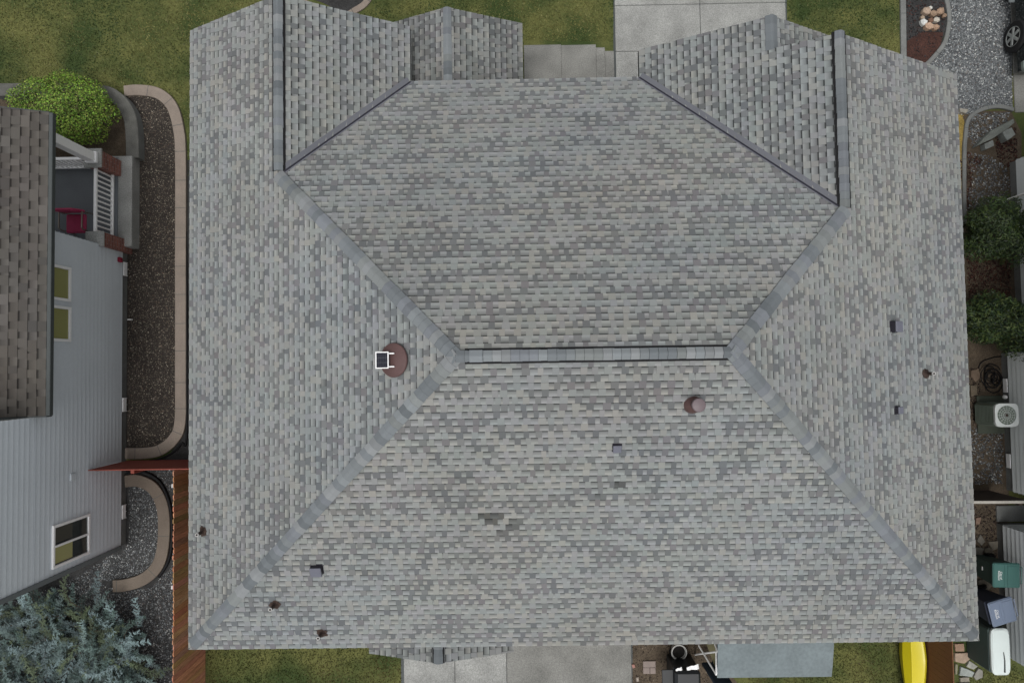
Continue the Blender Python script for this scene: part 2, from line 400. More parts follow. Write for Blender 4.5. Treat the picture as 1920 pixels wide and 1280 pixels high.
stones('mulch_chips', [[(p[0], p[1]) for p in px((1808, 280), (1840, 300), (1822, 330), (1820, 420), (1800, 430), (1800, 300))],
                       [(p[0], p[1]) for p in px((1862, 240), (1905, 240), (1912, 420), (1895, 400), (1898, 320), (1870, 300))],
                       [(p[0], p[1]) for p in px((1812, 480), (1895, 480), (1895, 560), (1815, 570))]], 800, .03, M_mul2, [4, 4, 2, 1], M_stone)
kerb('kerb', px((1806, 420), (1806, 300), (1808, 260), (1814, 225), (1838, 207), (1870, 201), (1898, 207)), .10, .07, M_grayside, joint=.8)
stones('pebbles', [[(p[0], p[1]) for p in px((1822, 945), (1870, 950), (1868, 1060), (1822, 1060))], [(p[0], p[1]) for p in px((1816, 690), (1836, 690), (1840, 800), (1818, 800))]],
       600, .026, [S(62, 50, 44), S(88, 78, 68), S(44, 36, 34)], [3, 2, 3], M_stone)

# south: patio, planting bed
sheet('joint_bed', px((752, 1100), (1186, 1100), (1186, 1400), (752, 1400)), .006, M_dkgrey)
py0, py1, py2 = G(900, 1450).y, G(900, 1310).y, G(900, 1100).y
for a, b2, m_ in ((757, 853, M_conc), (853, 950, M_conc), (950, 1184, M_conc2)):
    for yy0, yy1 in ((py0, py1), (py1, py2)):
        slab('patio', (G(a, 1240).x + gap / 2, yy0 + gap / 2), (G(b2, 1240).x - gap / 2, yy1 - gap / 2), .035, m_)
sheet('planting_bed', px((1186, 1100), (1350, 1100), (1368, 1262), (1400, 1300), (1400, 1400), (1186, 1400)), .010, M_soil)
stones('soil_crumbs', [[(p[0], p[1]) for p in px((1186, 1190), (1345, 1190), (1345, 1300), (1186, 1300))]], 500, .022,
       [S(92, 80, 68), S(62, 54, 46), S(120, 110, 96)], [4, 4, 1], M_stone)

# grass blades over every lawn in view
GP = [S(54, 72, 34), S(120, 118, 70)]
hz = [[(p[0], p[1]) for p in q] for q in (
    px((-100, 168), (180, 160), (215, 172), (235, 165), (262, 160), (305, 166), (335, 190), (352, 240), (352, 400), (-100, 400)),
    [(p.x, p.y) for p in curve(px((500, -60), (520, -8), (585, 24), (640, 40), (672, 30), (700, 8), (716, -30), (700, -60)), 4)],
    px((983, 78), (1160, 78), (1160, 200), (983, 200)))]
north_lawn = [[(p[0], p[1]) for p in q] for q in (px((-60, -60), (1150, -60), (1150, 330), (-60, 330)), px((1476, -60), (1685, -60), (1685, 190), (1476, 190)))]
blades('grass', north_lawn, 900, .035, GP, M_leaf, holes=hz)
south_lawn = [[(p[0], p[1]) for p in q] for q in (px((388, 1180), (754, 1180), (754, 1310), (388, 1310)), px((1402, 1180), (1720, 1180), (1720, 1310), (1402, 1310)), px((1800, 1262), (1900, 1240), (1960, 1310), (1800, 1310)))]
blades('grass', south_lawn, 900, .035, [S(58, 66, 28, 1.15), S(84, 78, 44, 1.15)], M_leaf)
blades('dry_grass_blades', [[(p[0], p[1]) for p in px((1780, 212), (1806, 214), (1806, 300), (1808, 390), (1780, 400))]], 900, .03, [S(130, 112, 56), S(168, 144, 84)], M_leaf)

# ------------------------------------------------------------------ main house
ZE = 3.05; SCL = 14.9; PI = math.pi
x0, y0, Wd, Dp, p_ = -.4847 * SCL, -.4012 * SCL, 1.1371 * SCL, .8277 * SCL, .5697
x1, y1 = x0 + Wd, y0 + Dp
gE, gLN, rW, rN, sr, sN = .3289 * SCL, .5103 * SCL, .4668 * SCL, .4226 * SCL, .1625 * SCL, .4677 * SCL
sN += .0; g = gE / 2; g2 = rW / 2
def roofz(x, y):      # hip part
    return ZE + p_ * min(x - x0, x1 - x, y - y0, y1 - y)
house = empty('house', ((x0 + x1) / 2, (y0 + y1) / 2, 0), 'large house under a light grey hip roof with front gables, filling the middle', 'house')
SLP = math.sqrt(1 + p_ * p_)

def clip(poly, a, b_, c_):      # keep a*u+b*v+c>=0 ; poly of (u,v,h,k)
    out = []
    n = len(poly)
    for i in range(n):
        P, Q = poly[i], poly[(i + 1) % n]; dp = a * P[0] + b_ * P[1] + c_; dq = a * Q[0] + b_ * Q[1] + c_
        if dp >= 0: out.append(P)
        if (dp >= 0) != (dq >= 0):
            t = dp / (dp - dq); out.append(tuple(P[j] + (Q[j] - P[j]) * t for j in range(4)))
    return out
def mixc(a, b_, t): return tuple(a[i] * (1 - t) + b_[i] * t for i in range(3)) + (1,)
EXPO = .143
LT = [S(161, 165, 163, RK_), S(156, 161, 160, RK_), S(165, 166, 162, RK_), S(159, 161, 162, RK_)]
DK = [S(128, 131, 132, RK_), S(136, 138, 138, RK_), S(122, 125, 127, RK_), S(134, 133, 135, RK_)]
def smoothnoise(seed):
    r = random.Random(seed); w_ = [(r.uniform(-1, 1) * f, r.uniform(-1, 1) * f, r.uniform(0, 6)) for f in (.5, .9, 1.7, 2.6)]
    return lambda x, y: sum(math.sin(a * x + b * y + c) for a, b, c in w_) / 4
STAINS = []
def shingle(mb, plan_polys, orig, vdir, zeave, pitch, seed, expo=EXPO, LTc=LT, DKc=DK, k=1.0, contrast=1.0, tw=(.085, .14), gw=(.075, .165), dirt=None):
    r = random.Random(seed); V2 = Vector(vdir); U2 = Vector((V2.y, -V2.x)); sl_ = math.sqrt(1 + pitch * pitch)
    O = Vector((orig[0], orig[1], zeave))
    U = Vector((U2.x, U2.y, 0)); V = Vector((V2.x, V2.y, pitch)).normalized(); N = U.cross(V)
    uvp = []
    for pl in plan_polys:
        q = [((Vector(p) - O.xy).dot(U2), (Vector(p) - O.xy).dot(V2) * sl_) for p in pl]
        A = sum(q[i][0] * q[(i + 1) % len(q)][1] - q[(i + 1) % len(q)][0] * q[i][1] for i in range(len(q)))
        if A < 0: q = q[::-1]
        pls = []
        for i in range(len(q)):
            (a1, b1), (a2, b2_) = q[i], q[(i + 1) % len(q)]; dx, dy = a2 - a1, b2_ - b1; L = math.hypot(dx, dy)
            if L < 1e-6: continue
            pls.append((-dy / L, dx / L, (dy * a1 - dx * b1) / L))
        uvp.append((q, pls))
    u0 = min(a for q, _ in uvp for a, _b in q); u1 = max(a for q, _ in uvp for a, _b in q); vm = max(b2 for q, _ in uvp for _a, b2 in q)
    nz = smoothnoise(seed + 5); nz2 = smoothnoise(seed + 9)
    def emit(poly4, colf, pls, fast):
        for (a, b2, c2) in pls:
            if min(a * P[0] + b2 * P[1] + c2 for P in poly4) < 0: poly4 = clip(poly4, a, b2, c2)
            if len(poly4) < 3: return
        pts = [O + U * P[0] + V * P[1] + N * P[2] for P in poly4]
        mb.poly(pts, [colf(P[3]) for P in poly4])
    rows = int(vm / expo) + 1
    for i in range(rows):
        v0, v1 = i * expo, (i + 1) * expo; u = u0 - r.uniform(0, .5); dark = r.random() < .45
        nexts = u + r.uniform(.3, 1); hue = (0, 0)
        while u < u1:
            tl_ = r.choice((.95, .72, .58, .5))
            wt, wg = r.uniform(*tw), r.uniform(*gw)
            if r.random() < .10: wg *= .3
            if u > nexts: nexts += 1.0; dark = r.random() < .45; hue = (r.uniform(-.02, .02), r.uniform(-.025, .02))
            if r.random() < .62: dark = r.random() < (.42 + .13 * nz2(u * .8, i * .5))
            C0 = r.choice(DKc if dark else LTc); wx = O.x + U.x * u + V.x * v0; wy = O.y + U.y * u + V.y * v0
            warm = nz(wx, wy); g_ = nz2(wx, wy); s_ = (1 + .05 * g_) * k * r.uniform(.94, 1.06)
            ds = 1.0
            for (sx, sy, rad, amt) in STAINS:
                d = math.hypot((wx - sx) / rad[0], (wy - sy) / rad[1])
                if d < 1 and r.random() < .8: ds = amt * r.uniform(.9, 1.15)
            if dirt: s_ *= dirt(wx, wy)
            s_ *= ds
            tint = (1 + .03 * warm + hue[0], 1 + .008 * g_, 1 - .035 * warm + hue[1])
            def cc(base, m_=1.0): return tuple(base[j] * s_ * m_ * tint[j] for j in range(3)) + (1,)
            ga, gb = u, u + wg; ta, tb = u + wg, u + wg + wt; u = tb
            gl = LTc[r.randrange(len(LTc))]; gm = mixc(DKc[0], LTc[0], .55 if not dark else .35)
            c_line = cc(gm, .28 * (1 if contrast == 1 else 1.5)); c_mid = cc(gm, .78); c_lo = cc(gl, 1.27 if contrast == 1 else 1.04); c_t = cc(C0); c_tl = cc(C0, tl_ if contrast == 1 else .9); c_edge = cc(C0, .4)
            for q, pls in uvp:
                if gb < min(a for a, _ in q) - .3 or ga > max(a for a, _ in q) + .3: continue
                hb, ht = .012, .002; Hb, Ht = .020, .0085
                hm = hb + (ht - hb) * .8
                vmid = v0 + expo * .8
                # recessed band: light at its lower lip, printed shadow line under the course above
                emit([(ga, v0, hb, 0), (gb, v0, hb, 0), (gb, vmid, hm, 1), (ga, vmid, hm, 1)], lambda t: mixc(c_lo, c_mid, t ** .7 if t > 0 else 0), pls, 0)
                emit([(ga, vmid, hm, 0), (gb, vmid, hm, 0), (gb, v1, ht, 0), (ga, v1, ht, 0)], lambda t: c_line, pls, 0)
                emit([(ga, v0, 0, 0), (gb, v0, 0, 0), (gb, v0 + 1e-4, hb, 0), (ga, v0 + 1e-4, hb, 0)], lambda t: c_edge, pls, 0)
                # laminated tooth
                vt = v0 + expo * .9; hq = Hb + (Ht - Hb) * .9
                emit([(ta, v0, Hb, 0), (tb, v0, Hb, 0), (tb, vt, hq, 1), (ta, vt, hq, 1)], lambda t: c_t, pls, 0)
                emit([(ta, vt, hq, 0), (tb, vt, hq, 0), (tb, v1, Ht, 1), (ta, v1, Ht, 1)], lambda t: c_tl, pls, 0)  # tooth top darkened: shadow cast by the next course painted into the colour
                emit([(ta, v0, 0, 0), (tb, v0, 0, 0), (tb, v0 + 1e-4, Hb, 0), (ta, v0 + 1e-4, Hb, 0)], lambda t: c_edge, pls, 0)
                emit([(ta, v0, Hb, 0), (ta + 1e-4, v1, Ht, 0), (ta, v1, ht, 0), (ta - 1e-4, v0, hb, 0)], lambda t: c_edge, pls, 0)
                emit([(tb, v0, Hb, 0), (tb + 1e-4, v0, hb, 0), (tb + 1e-4, v1, ht, 0), (tb, v1, Ht, 0)], lambda t: c_edge, pls, 0)

def roofpt(pxx, pyy, vd, orig=None, z=ZE, pitch=p_, lift=0):
    """where the photo's ray meets a roof slope"""
    d = RT @ Vector(((pxx - 960) / F, -(pyy - 640) / F, -1)); C0 = Vector((0, 0, HC))
    O = Vector((orig[0], orig[1], z + lift)); N = Vector((-vd[0] * pitch, -vd[1] * pitch, 1)).normalized()
    t = (O - C0).dot(N) / d.dot(N); return C0 + d * t
SW2 = (x0, y0)
for a_, r_, amt in (((908, 977), (.24, .09), .36), ((945, 986), (.22, .085), .5), ((938, 1003), (.22, .09), .52), ((967, 998), (.08, .08), .5), ((1146, 916), (.17, .085), .42), ((1122, 930), (.14, .08), .52), ((570, 715), (.08, .12), .7), ((585, 742), (.08, .1), .7), ((1440, 968), (.08, .08), .7), ((950, 690), (.4, .08), .85), ((1035, 938), (.12, .05), .75)):
    P = roofpt(*a_, (0, 1), SW2); STAINS.append((P.x, P.y, r_, amt))
P = roofpt(1745, 145, (-1, 0), (x1, y0)); 
mb = MB()
RWp, REp = (x0 + Dp / 2, y0 + Dp / 2), (x1 - Dp / 2, y0 + Dp / 2)
OV = .012
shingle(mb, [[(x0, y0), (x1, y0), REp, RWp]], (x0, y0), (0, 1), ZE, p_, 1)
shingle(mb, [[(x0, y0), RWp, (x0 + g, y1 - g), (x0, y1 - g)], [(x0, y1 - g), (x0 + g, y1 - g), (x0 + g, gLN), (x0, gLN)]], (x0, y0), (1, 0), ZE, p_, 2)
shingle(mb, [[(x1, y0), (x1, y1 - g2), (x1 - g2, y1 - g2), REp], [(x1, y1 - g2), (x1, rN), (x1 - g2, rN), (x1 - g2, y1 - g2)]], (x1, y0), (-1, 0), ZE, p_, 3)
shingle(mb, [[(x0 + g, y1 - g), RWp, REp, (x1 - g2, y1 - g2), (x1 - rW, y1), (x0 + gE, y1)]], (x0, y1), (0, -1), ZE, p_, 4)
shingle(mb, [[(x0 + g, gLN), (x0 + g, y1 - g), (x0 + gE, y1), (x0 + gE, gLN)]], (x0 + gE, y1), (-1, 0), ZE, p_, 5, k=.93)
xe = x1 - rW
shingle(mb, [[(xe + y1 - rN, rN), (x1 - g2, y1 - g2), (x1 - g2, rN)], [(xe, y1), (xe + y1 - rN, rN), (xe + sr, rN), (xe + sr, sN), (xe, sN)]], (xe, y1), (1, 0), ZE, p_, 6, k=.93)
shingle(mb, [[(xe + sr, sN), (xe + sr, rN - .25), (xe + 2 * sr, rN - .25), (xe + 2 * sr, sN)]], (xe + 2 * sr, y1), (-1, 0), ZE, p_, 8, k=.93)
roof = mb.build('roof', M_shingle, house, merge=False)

# deck under the shingles (closes the volume), soffit, fascia with drip edge
mb = MB()
def deck(pl, orig, vd, z, lift=-.03, pitch=p_):
    pts = []
    for p in pl:
        d = (p[0] - orig[0]) * vd[0] + (p[1] - orig[1]) * vd[1]; pts.append((p[0], p[1], z + d * pitch + lift))
    mb.poly(pts)
deck([(x0, y0), (x1, y0), REp, RWp], (x0, y0), (0, 1), ZE)
deck([(x0, y0), RWp, (x0 + g, y1 - g), (x0 + g, gLN), (x0, gLN)], (x0, y0), (1, 0), ZE)
deck([(x1, y0), (x1, rN), (x1 - g2, rN), (x1 - g2, y1 - g2), REp], (x1, y0), (-1, 0), ZE)
deck([(x0 + g, y1 - g), RWp, REp, (x1 - g2, y1 - g2), (xe, y1), (x0 + gE, y1)], (x0, y1), (0, -1), ZE)
deck([(x0 + g, gLN), (x0 + g, y1 - g), (x0 + gE, y1), (x0 + gE, gLN)], (x0 + gE, y1), (-1, 0), ZE)
deck([(xe, y1), (x1 - g2, y1 - g2), (x1 - g2, rN), (xe + sr, rN), (xe + sr, sN), (xe, sN)], (xe, y1), (1, 0), ZE)
deck([(xe + sr, sN), (xe + sr, rN - .25), (xe + 2 * sr, rN - .25), (xe + 2 * sr, sN)], (xe + 2 * sr, y1), (-1, 0), ZE)
mb.build('roof_deck', M_dkgrey, roof, merge=False)
mb = MB()
outline = [(x0, y0), (x1, y0), (x1, rN), (xe + 2 * sr, rN), (xe + 2 * sr, sN), (xe, sN), (xe, y1), (x0 + gE, y1), (x0 + gE, gLN), (x0, gLN)]
mb.poly([(p[0], p[1], ZE - .2) for p in outline][::-1]); mb.build('soffit', M_white, house)
mb = MB()
def fas(a, b_, za, zb, h=.17, t=.03, out=.0):
    A, B = Vector((a[0], a[1], za)), Vector((b_[0], b_[1], zb)); d = (B - A); n = Vector((d.y, -d.x, 0)).normalized() * t
    lo = Vector((0, 0, -h)); 
    vs = [A, B, B + n, A + n, A + lo, B + lo, B + n + lo, A + n + lo]
    mb.mesh(vs, [(0, 3, 2, 1), (4, 5, 6, 7), (3, 7, 6, 2), (0, 1, 5, 4), (0, 4, 7, 3), (1, 2, 6, 5)])
e = -.012
for a, b_ in (((x0, y0), (x1, y0)), ((x1, y0), (x1, rN)), ((xe, sN), (xe, y1)), ((xe, y1), (x0 + gE, y1)), ((x0 + gE, y1), (x0 + gE, gLN)), ((x0, gLN), (x0, y0))):
    fas(a, b_, ZE + e, ZE + e, t=-.02)
for (xa, xm, xb, yy, hw) in ((x0, x0 + g, x0 + gE, gLN, g), (x1 - rW + 0, x1 - g2, x1, rN, g2), (xe, xe + sr, xe + 2 * sr, sN, sr)):
    fas((xm, yy), (xa, yy), ZE + hw * p_ + e, ZE + e, t=-.02); fas((xb, yy), (xm, yy), ZE + e, ZE + hw * p_ + e, t=-.02)
mb.build('fascia', M_dkgrey, house)
# walls, gable fronts, openings
mb = MB(); o_ = .5
mb.prism([(x0 + o_, y0 + o_), (x1 - o_, y0 + o_), (x1 - o_, rN - .4), (xe + 2 * sr - o_ + .1, rN - .4), (xe + 2 * sr - o_ + .1, sN - .4), (xe + o_, sN - .4), (xe + o_, y1 - o_), (x0 + gE - o_, y1 - o_), (x0 + gE - o_, gLN - .4), (x0 + o_, gLN - .4)], 0, ZE - .2, top=False)
for xa, xm, xb, yy in ((x0 + .1, x0 + g, x0 + gE - .1, gLN - .4), (x1 - rW + .1, x1 - g2, x1 - .1, rN - .4), (xe + .1, xe + sr, xe + 2 * sr - .1, sN - .4)):
    mb.poly([(xa, yy, ZE - .15), (xm, yy, ZE + (xm - xa) * p_ - .1), (xb, yy, ZE - .15)])
mb.build('wall', M_wall, house)
def window(parent, c, wd, ht, axis, m=M_glass, name='window', th=.05, fw=.06, out=1, split=True, panes=None):
    """axis 'x': wall runs along x (faces +-y); 'y': wall runs along y (faces +-x). out = direction sign"""
    def bx(mbb, du, dz, wu, wz, t, off):
        if axis == 'x': mbb.box((c[0] + du, c[1] + off * out, c[2] + dz), (wu, t, wz), bev=.004)
        else: mbb.box((c[0] + off * out, c[1] + du, c[2] + dz), (t, wu, wz), bev=.004)
    fm = MB()
    for s_ in (-1, 1): bx(fm, s_ * (wd / 2 - fw / 2), 0, fw, ht, th, th / 2)
    for s_ in (-1, 1): bx(fm, 0, s_ * (ht / 2 - fw / 2), wd - 2 * fw - .002, fw, th, th / 2)
    if split: bx(fm, 0, 0, fw * .8, ht - 2 * fw - .002, th * .9, th / 2)
    wf = fm.build(name, M_white, parent)
    ps = panes or [m]
    k = len(ps); iw = (wd - 2 * fw) / k
    for i, mm in enumerate(ps):
        q = MB(); bx(q, -wd / 2 + fw + iw * (i + .5), 0, iw - .01, ht - 2 * fw - .01, .012, .012); q.build('pane', mm, wf)
    return wf
for wx_ in (-5, -1.5, 2.5, 6.5): window(house, (wx_, y0 + o_, 1.6), 1.5, 1.2, 'x', out=-1)
for wy_ in (-3, 1, 4): window(house, (x0 + o_, wy_, 1.6), 1.3, 1.2, 'y', out=-1)
for wy_ in (-3, 1, 4): window(house, (x1 - o_, wy_, 1.6), 1.3, 1.2, 'y', out=1)
window(house, (x0 + g, gLN - .4, 1.6), 2.0, 1.4, 'x', out=1)
mb = MB(); gc = (xe + sr, sN - .4, 1.1)
for i in range(5): mb.box((gc[0], gc[1] + .02, .23 + i * .44), (3.2, .04, .43), bev=.01)
mb.build('garage_door', M_white, house)

# caps on hips and ridges
CAPC = [S(*c_, RK_) for c_ in ((142, 148, 151), (130, 136, 140), (150, 154, 156), (122, 128, 132), (136, 141, 147), (143, 148, 148))]
def caps(name, A, B, n1, n2, wid, lift, seed, parent=roof, expo=.15, kk=1.0, over=0.0):
    """A low end, B high end; n1/n2 the plan directions that fall away each side, with slope drop per metre"""
    r = random.Random(seed); A, B = Vector(A), Vector(B); d = (B - A); L = d.length; d.normalize()
    m = MB(); n = max(1, int(L / expo)); ex = L / n
    s1, s2 = Vector(n1), Vector(n2)
    prev = None
    for i in range(n):
        c0 = r.choice(CAPC)
        if prev is not None and r.random() < .25: c0 = prev
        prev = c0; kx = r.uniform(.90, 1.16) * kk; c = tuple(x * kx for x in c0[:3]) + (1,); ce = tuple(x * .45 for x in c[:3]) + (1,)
        a = A + d * (i * ex); b_ = A + d * min(L + over, (i + 1) * ex + .04); jw = r.uniform(-.006, .006)
        ua, ub = Vector((0, 0, lift + .022)), Vector((0, 0, lift + .006))
        for s_ in (s1, s2):
            dn = Vector((0, 0, -.008))
            prof = [0, .25, 1]; pr = [(Vector((0, 0, 0))), s_ * (wid * .25) + Vector((0, 0, .006)), s_ * (wid + jw)]
            for j in range(2):
                m.poly([a + ua + pr[j], b_ + ub + pr[j], b_ + ub + pr[j + 1], a + ua + pr[j + 1]], c)
            m.poly([a + ua, a + ua + pr[1], a + ua + pr[2], a - d * .005 + ua + pr[2] + dn * 1.3, a - d * .005 + ua + pr[1] + dn * 1.3, a - d * .005 + ua + dn * 1.3], ce)  # dark slanted butt: shadow at the cap's low end put into colour and shape
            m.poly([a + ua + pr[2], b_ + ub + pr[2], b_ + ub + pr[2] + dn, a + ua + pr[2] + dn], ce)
    return m.build(name, M_shingle, parent, merge=False)
def ridgevent(A, B, n1, n2, wid, lift=.028, parent=roof):
    m = MB(); A, B = Vector(A), Vector(B)
    for s_ in (Vector(n1), Vector(n2)):
        e1 = s_ * wid; up = Vector((0, 0, lift)); lo = Vector((0, 0, .012))
        m.poly([A + up, B + up, B + e1 + up, A + e1 + up]); m.poly([A + e1 + up, B + e1 + up, B + e1 + lo, A + e1 + lo])
        m.poly([A + up, A + e1 + up, A + e1 + lo, A + lo]); m.poly([B + up, B + e1 + up, B + e1 + lo, B + lo])
    return m.build('ridge_vent', M_black, parent, merge=False)
def Z(d): return ZE + p_ * d
hw = .135
# hips: unit vector in the slope plane, perpendicular to the hip
def hipn(dplan, side):
    """dplan: unit plan direction of the slope's inward vector"""
    return None
def side_vec(A, B, vd):
    d = (Vector(B) - Vector(A)).normalized(); N = Vector((-vd[0] * p_, -vd[1] * p_, 1)).normalized()
    s_ = d.cross(N).normalized()
    m = (Vector(A) + Vector(B)) / 2 + s_
    return s_
def hip(A, B, vdL, vdR, seed, lift=.026, wid=hw, name='hip_cap', **kw):
    sL, sR = side_vec(A, B, vdL), side_vec(A, B, vdR)
    # make sure they point to opposite sides, downhill
    if sL.z > 0: sL = -sL
    if sR.z > 0: sR = -sR
    return caps(name, A, B, sL, sR, wid, lift, seed, **kw)
RWz, REz = (RWp[0], RWp[1], Z(Dp / 2)), (REp[0], REp[1], Z(Dp / 2))
hip((x0 + .10, y0 + .10, Z(.10)), RWz, (1, 0), (0, 1), 11, over=.1)
hip((x1 - .10, y0 + .10, Z(.10)), REz, (-1, 0), (0, 1), 12, over=.1)
hip((x0 + g - .02, y1 - g + .02, Z(g)), RWz, (1, 0), (0, -1), 13, over=.12)
hip((x1 - g2 + .02, y1 - g2 + .02, Z(g2)), REz, (-1, 0), (0, -1), 14, over=.12)
def ridge(A, B, vdL, vdR, seed, vent=True, wid=.112, lift=.03, ve=(0, 0), name='ridge_cap', parent=roof, kk=1.0, z=None):
    sL, sR = side_vec(A, B, vdL), side_vec(A, B, vdR)
    if sL.z > 0: sL = -sL
    if sR.z > 0: sR = -sR
    A, B = Vector(A), Vector(B); d = (B - A).normalized()
    if vent: ridgevent(A + d * ve[0], B - d * ve[1], sL, sR, .150, lift, parent)
    return caps(name, A, B, sL, sR, wid, lift + .002 if vent else .01, seed, parent, kk=kk)
ridge(RWz, REz, (0, 1), (0, -1), 15, ve=(.15, .02), kk=1.08)
ridge((x0 + g, gLN + .03, Z(g)), (x0 + g, y1 - g + .1, Z(g)), (1, 0), (-1, 0), 16, kk=.95)
ridge((x1 - g2, rN + .04, Z(g2)), (x1 - g2, y1 - g2 + .05, Z(g2)), (1, 0), (-1, 0), 17, kk=.92)
ridge((xe + sr, sN + .02, Z(sr)), (xe + sr, rN - .02, Z(sr)), (1, 0), (-1, 0), 18, vent=False, wid=.14, kk=.97)
# end patch plate on main ridge (grey metal, four screws)
mb = MB(); c = Vector(RWz) + Vector((.34, 0, .072))
for s_ in (-1, 1):
    sv = Vector((0, s_, -p_)).normalized() * .118
    a = c + Vector((-.11, 0, 0)); b_ = c + Vector((.11, 0, 0)); mb.poly([a, b_, b_ + sv, a + sv])
    for q in (-.07, .07): mb.box(c + Vector((q, 0, .003)) + sv * .72, (.016, .016, .006))
mb.build('ridge_plate', mat('plate_grey', S(126, 132, 136), .6, .04, 3, .03, 30, 0), roof)
# valleys
M_val = mat('valley_metal', S(112, 112, 120), .5, .1, 3, .08, 40, 0, spec=.4)
def valley(lo, hi, vdG, vdN):
    lo, hi = Vector(lo), Vector(hi); m = MB(); up = Vector((0, 0, .02))
    for vd, wv, col in ((vdG, .105, S(118, 120, 127, .8)), (vdN, .075, S(132, 134, 142, .8))):
        s_ = side_vec(lo, hi, vd)
        if s_.z < 0: s_ = -s_
        m.poly([lo + up, hi + up, hi + s_ * wv + up * 1.2, lo + s_ * wv + up * 1.2], col)
    o = m.build('valley_flashing', M_shingle, roof, merge=False)
    m = MB(); s_ = side_vec(lo, hi, vdN)
    if s_.z < 0: s_ = -s_
    m.poly([lo + up * 1.5, hi + up * 1.5, hi + s_ * .045 + up * 1.4, lo + s_ * .045 + up * 1.4], (.03, .03, .04, 1))
    m.build('valley_seam', M_shingle, roof, merge=False)
valley((x0 + gE, y1, ZE), (x0 + g + .1, y1 - g + .1, Z(g - .1)), (-1, 0), (0, -1))
valley((xe, y1, ZE), (x1 - g2 - .1, y1 - g2 + .1, Z(g2 - .1)), (1, 0), (0, -1))

# low porch roof (north) and low patio roof (south)
def lowgable(name, xr, hwid, ya, yb, zr, pitch, seed, vent, dirt=None, kk=.85):
    m = MB(); ze = zr - hwid * pitch
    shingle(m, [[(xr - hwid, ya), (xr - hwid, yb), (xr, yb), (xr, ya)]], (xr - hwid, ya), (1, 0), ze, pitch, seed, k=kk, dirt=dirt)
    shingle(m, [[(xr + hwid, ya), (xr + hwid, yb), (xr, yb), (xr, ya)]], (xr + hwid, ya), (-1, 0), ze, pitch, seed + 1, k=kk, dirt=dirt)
    for s_ in (-1, 1): m.poly([(xr, ya, zr - .03), (xr, yb, zr - .03), (xr + s_ * hwid, yb, ze - .03), (xr + s_ * hwid, ya, ze - .03)], (.1, .1, .1, 1))
    yf = yb if abs(yb) > abs(ya) else ya
    m.poly([(xr - hwid, yf - .02 * (1 if yf > 0 else -1), ze - .15), (xr + hwid, yf - .02 * (1 if yf > 0 else -1), ze - .15), (xr + hwid, yf - .02 * (1 if yf > 0 else -1), ze - .01), (xr, yf - .02 * (1 if yf > 0 else -1), zr - .01), (xr - hwid, yf - .02 * (1 if yf > 0 else -1), ze - .01)], (.3, .3, .3, 1))
    o = m.build(name, M_shingle, house, merge=False)
    sL, sR = Vector((-1, 0, -pitch)).normalized(), Vector((1, 0, -pitch)).normalized()
    A, B = (xr, yf, zr), (xr, ya if yf == yb else yb, zr)
    if vent: ridgevent(A, B, sL, sR, .14, .028, o)
    caps('ridge_cap', A, B, sL, sR, .105, .03 if vent else .01, seed + 3, o, kk=.92)
    for s_ in (-1, 1):
        mm = MB(); mm.box((xr + s_ * (hwid - .35), yf - .25 * (1 if yf > 0 else -1), (ze - .1) / 2), (.14, .14, ze - .12), bev=.01); mm.build('porch_post', M_white, house)
P = G(838, 14, 2.95); XE = G(979, 50, 2.25).x
lowgable('porch_roof', P.x, XE - P.x, y1 - 1.2, P.y, 2.95, .47, 31, False, kk=.86,
         dirt=lambda x, y: max(.6, 1 - .3 * max(0, (y1 + 1.0 - y)) * .55 - (.12 if math.sin(x * 7 + y * 3) > .5 else 0)))
P = G(822, 1243, 2.95)
lowgable('patio_roof', P.x, 1.62, P.y, y0 + 1.0, 2.95, .35, 41, True, kk=.84)

# roof fittings -------------------------------------------------------
def frame_on(vd, pitch=p_):
    V = Vector((vd[0], vd[1], pitch)).normalized(); U = Vector((vd[1], -vd[0], 0)); N = U.cross(V)
    return Matrix((U, V, N)).transposed()
M_vent = mat('slate_vent_metal', S(122, 124, 137, .74), .55, .05, 4, .04, 40, 0)
M_ventdk = mat('vent_flange', S(58, 56, 66, .6), .6, .05, 4, .05, 40, 0)
def boxvent(pxx, pyy, vd, orig, size, hh, label=None, flange=None):
    c = roofpt(pxx, pyy, vd, orig, lift=hh); M = frame_on(vd); c = c + Vector((0, 0, 0))
    # c lies in a plane hh above the roof; drop back to the slope along its normal
    N = M @ Vector((0, 0, 1)); base = c - N * (hh / SLP)
    e = empty_part = MB()
    e.box(base + N * .012, (size * (flange or 1.5), size * (flange or 1.5), .012), M, bev=.003)
    o = e.build('roof_vent', M_ventdk, house)
    m = MB(); h2 = hh / SLP
    m.box(base + N * (h2 / 2), (size * .96, size * .96, h2 - .02), M, bev=.006); m.build('vent_throat', M_ventdk, o)
    m = MB(); m.box(base + N * h2, (size, size, .035), M, bev=.01); m.build('vent_hood', M_vent, o)
    return o
boxvent(1157.5, 842, (0, 1), (x0, y0), .155, .07, flange=1.14)
boxvent(592, 1073, (0, 1), (x0, y0), .225, .13, flange=1.14)
boxvent(1686, 612, (-1, 0), (x1, y0), .215, .15, flange=1.1)
boxvent(1689, 769, (-1, 0), (x1, y0), .14, .10, flange=1.2)
M_maroon = mat('brown_metal', S(106, 80, 78, .72), .5, .12, 5, .06, 30, .05, spec=.4)
M_maroon2 = mat('brown_metal_cap', S(126, 112, 116, .72), .5, .05, 5, .04, 30, 0, spec=.4)
M_rust = mat('rusty_boot', S(74, 60, 54, .85), .85, .3, 25, .3, 80, .3)
M_pipe = mat('grey_pipe', S(170, 168, 166), .6, .1, 10, .1, 60, 0)
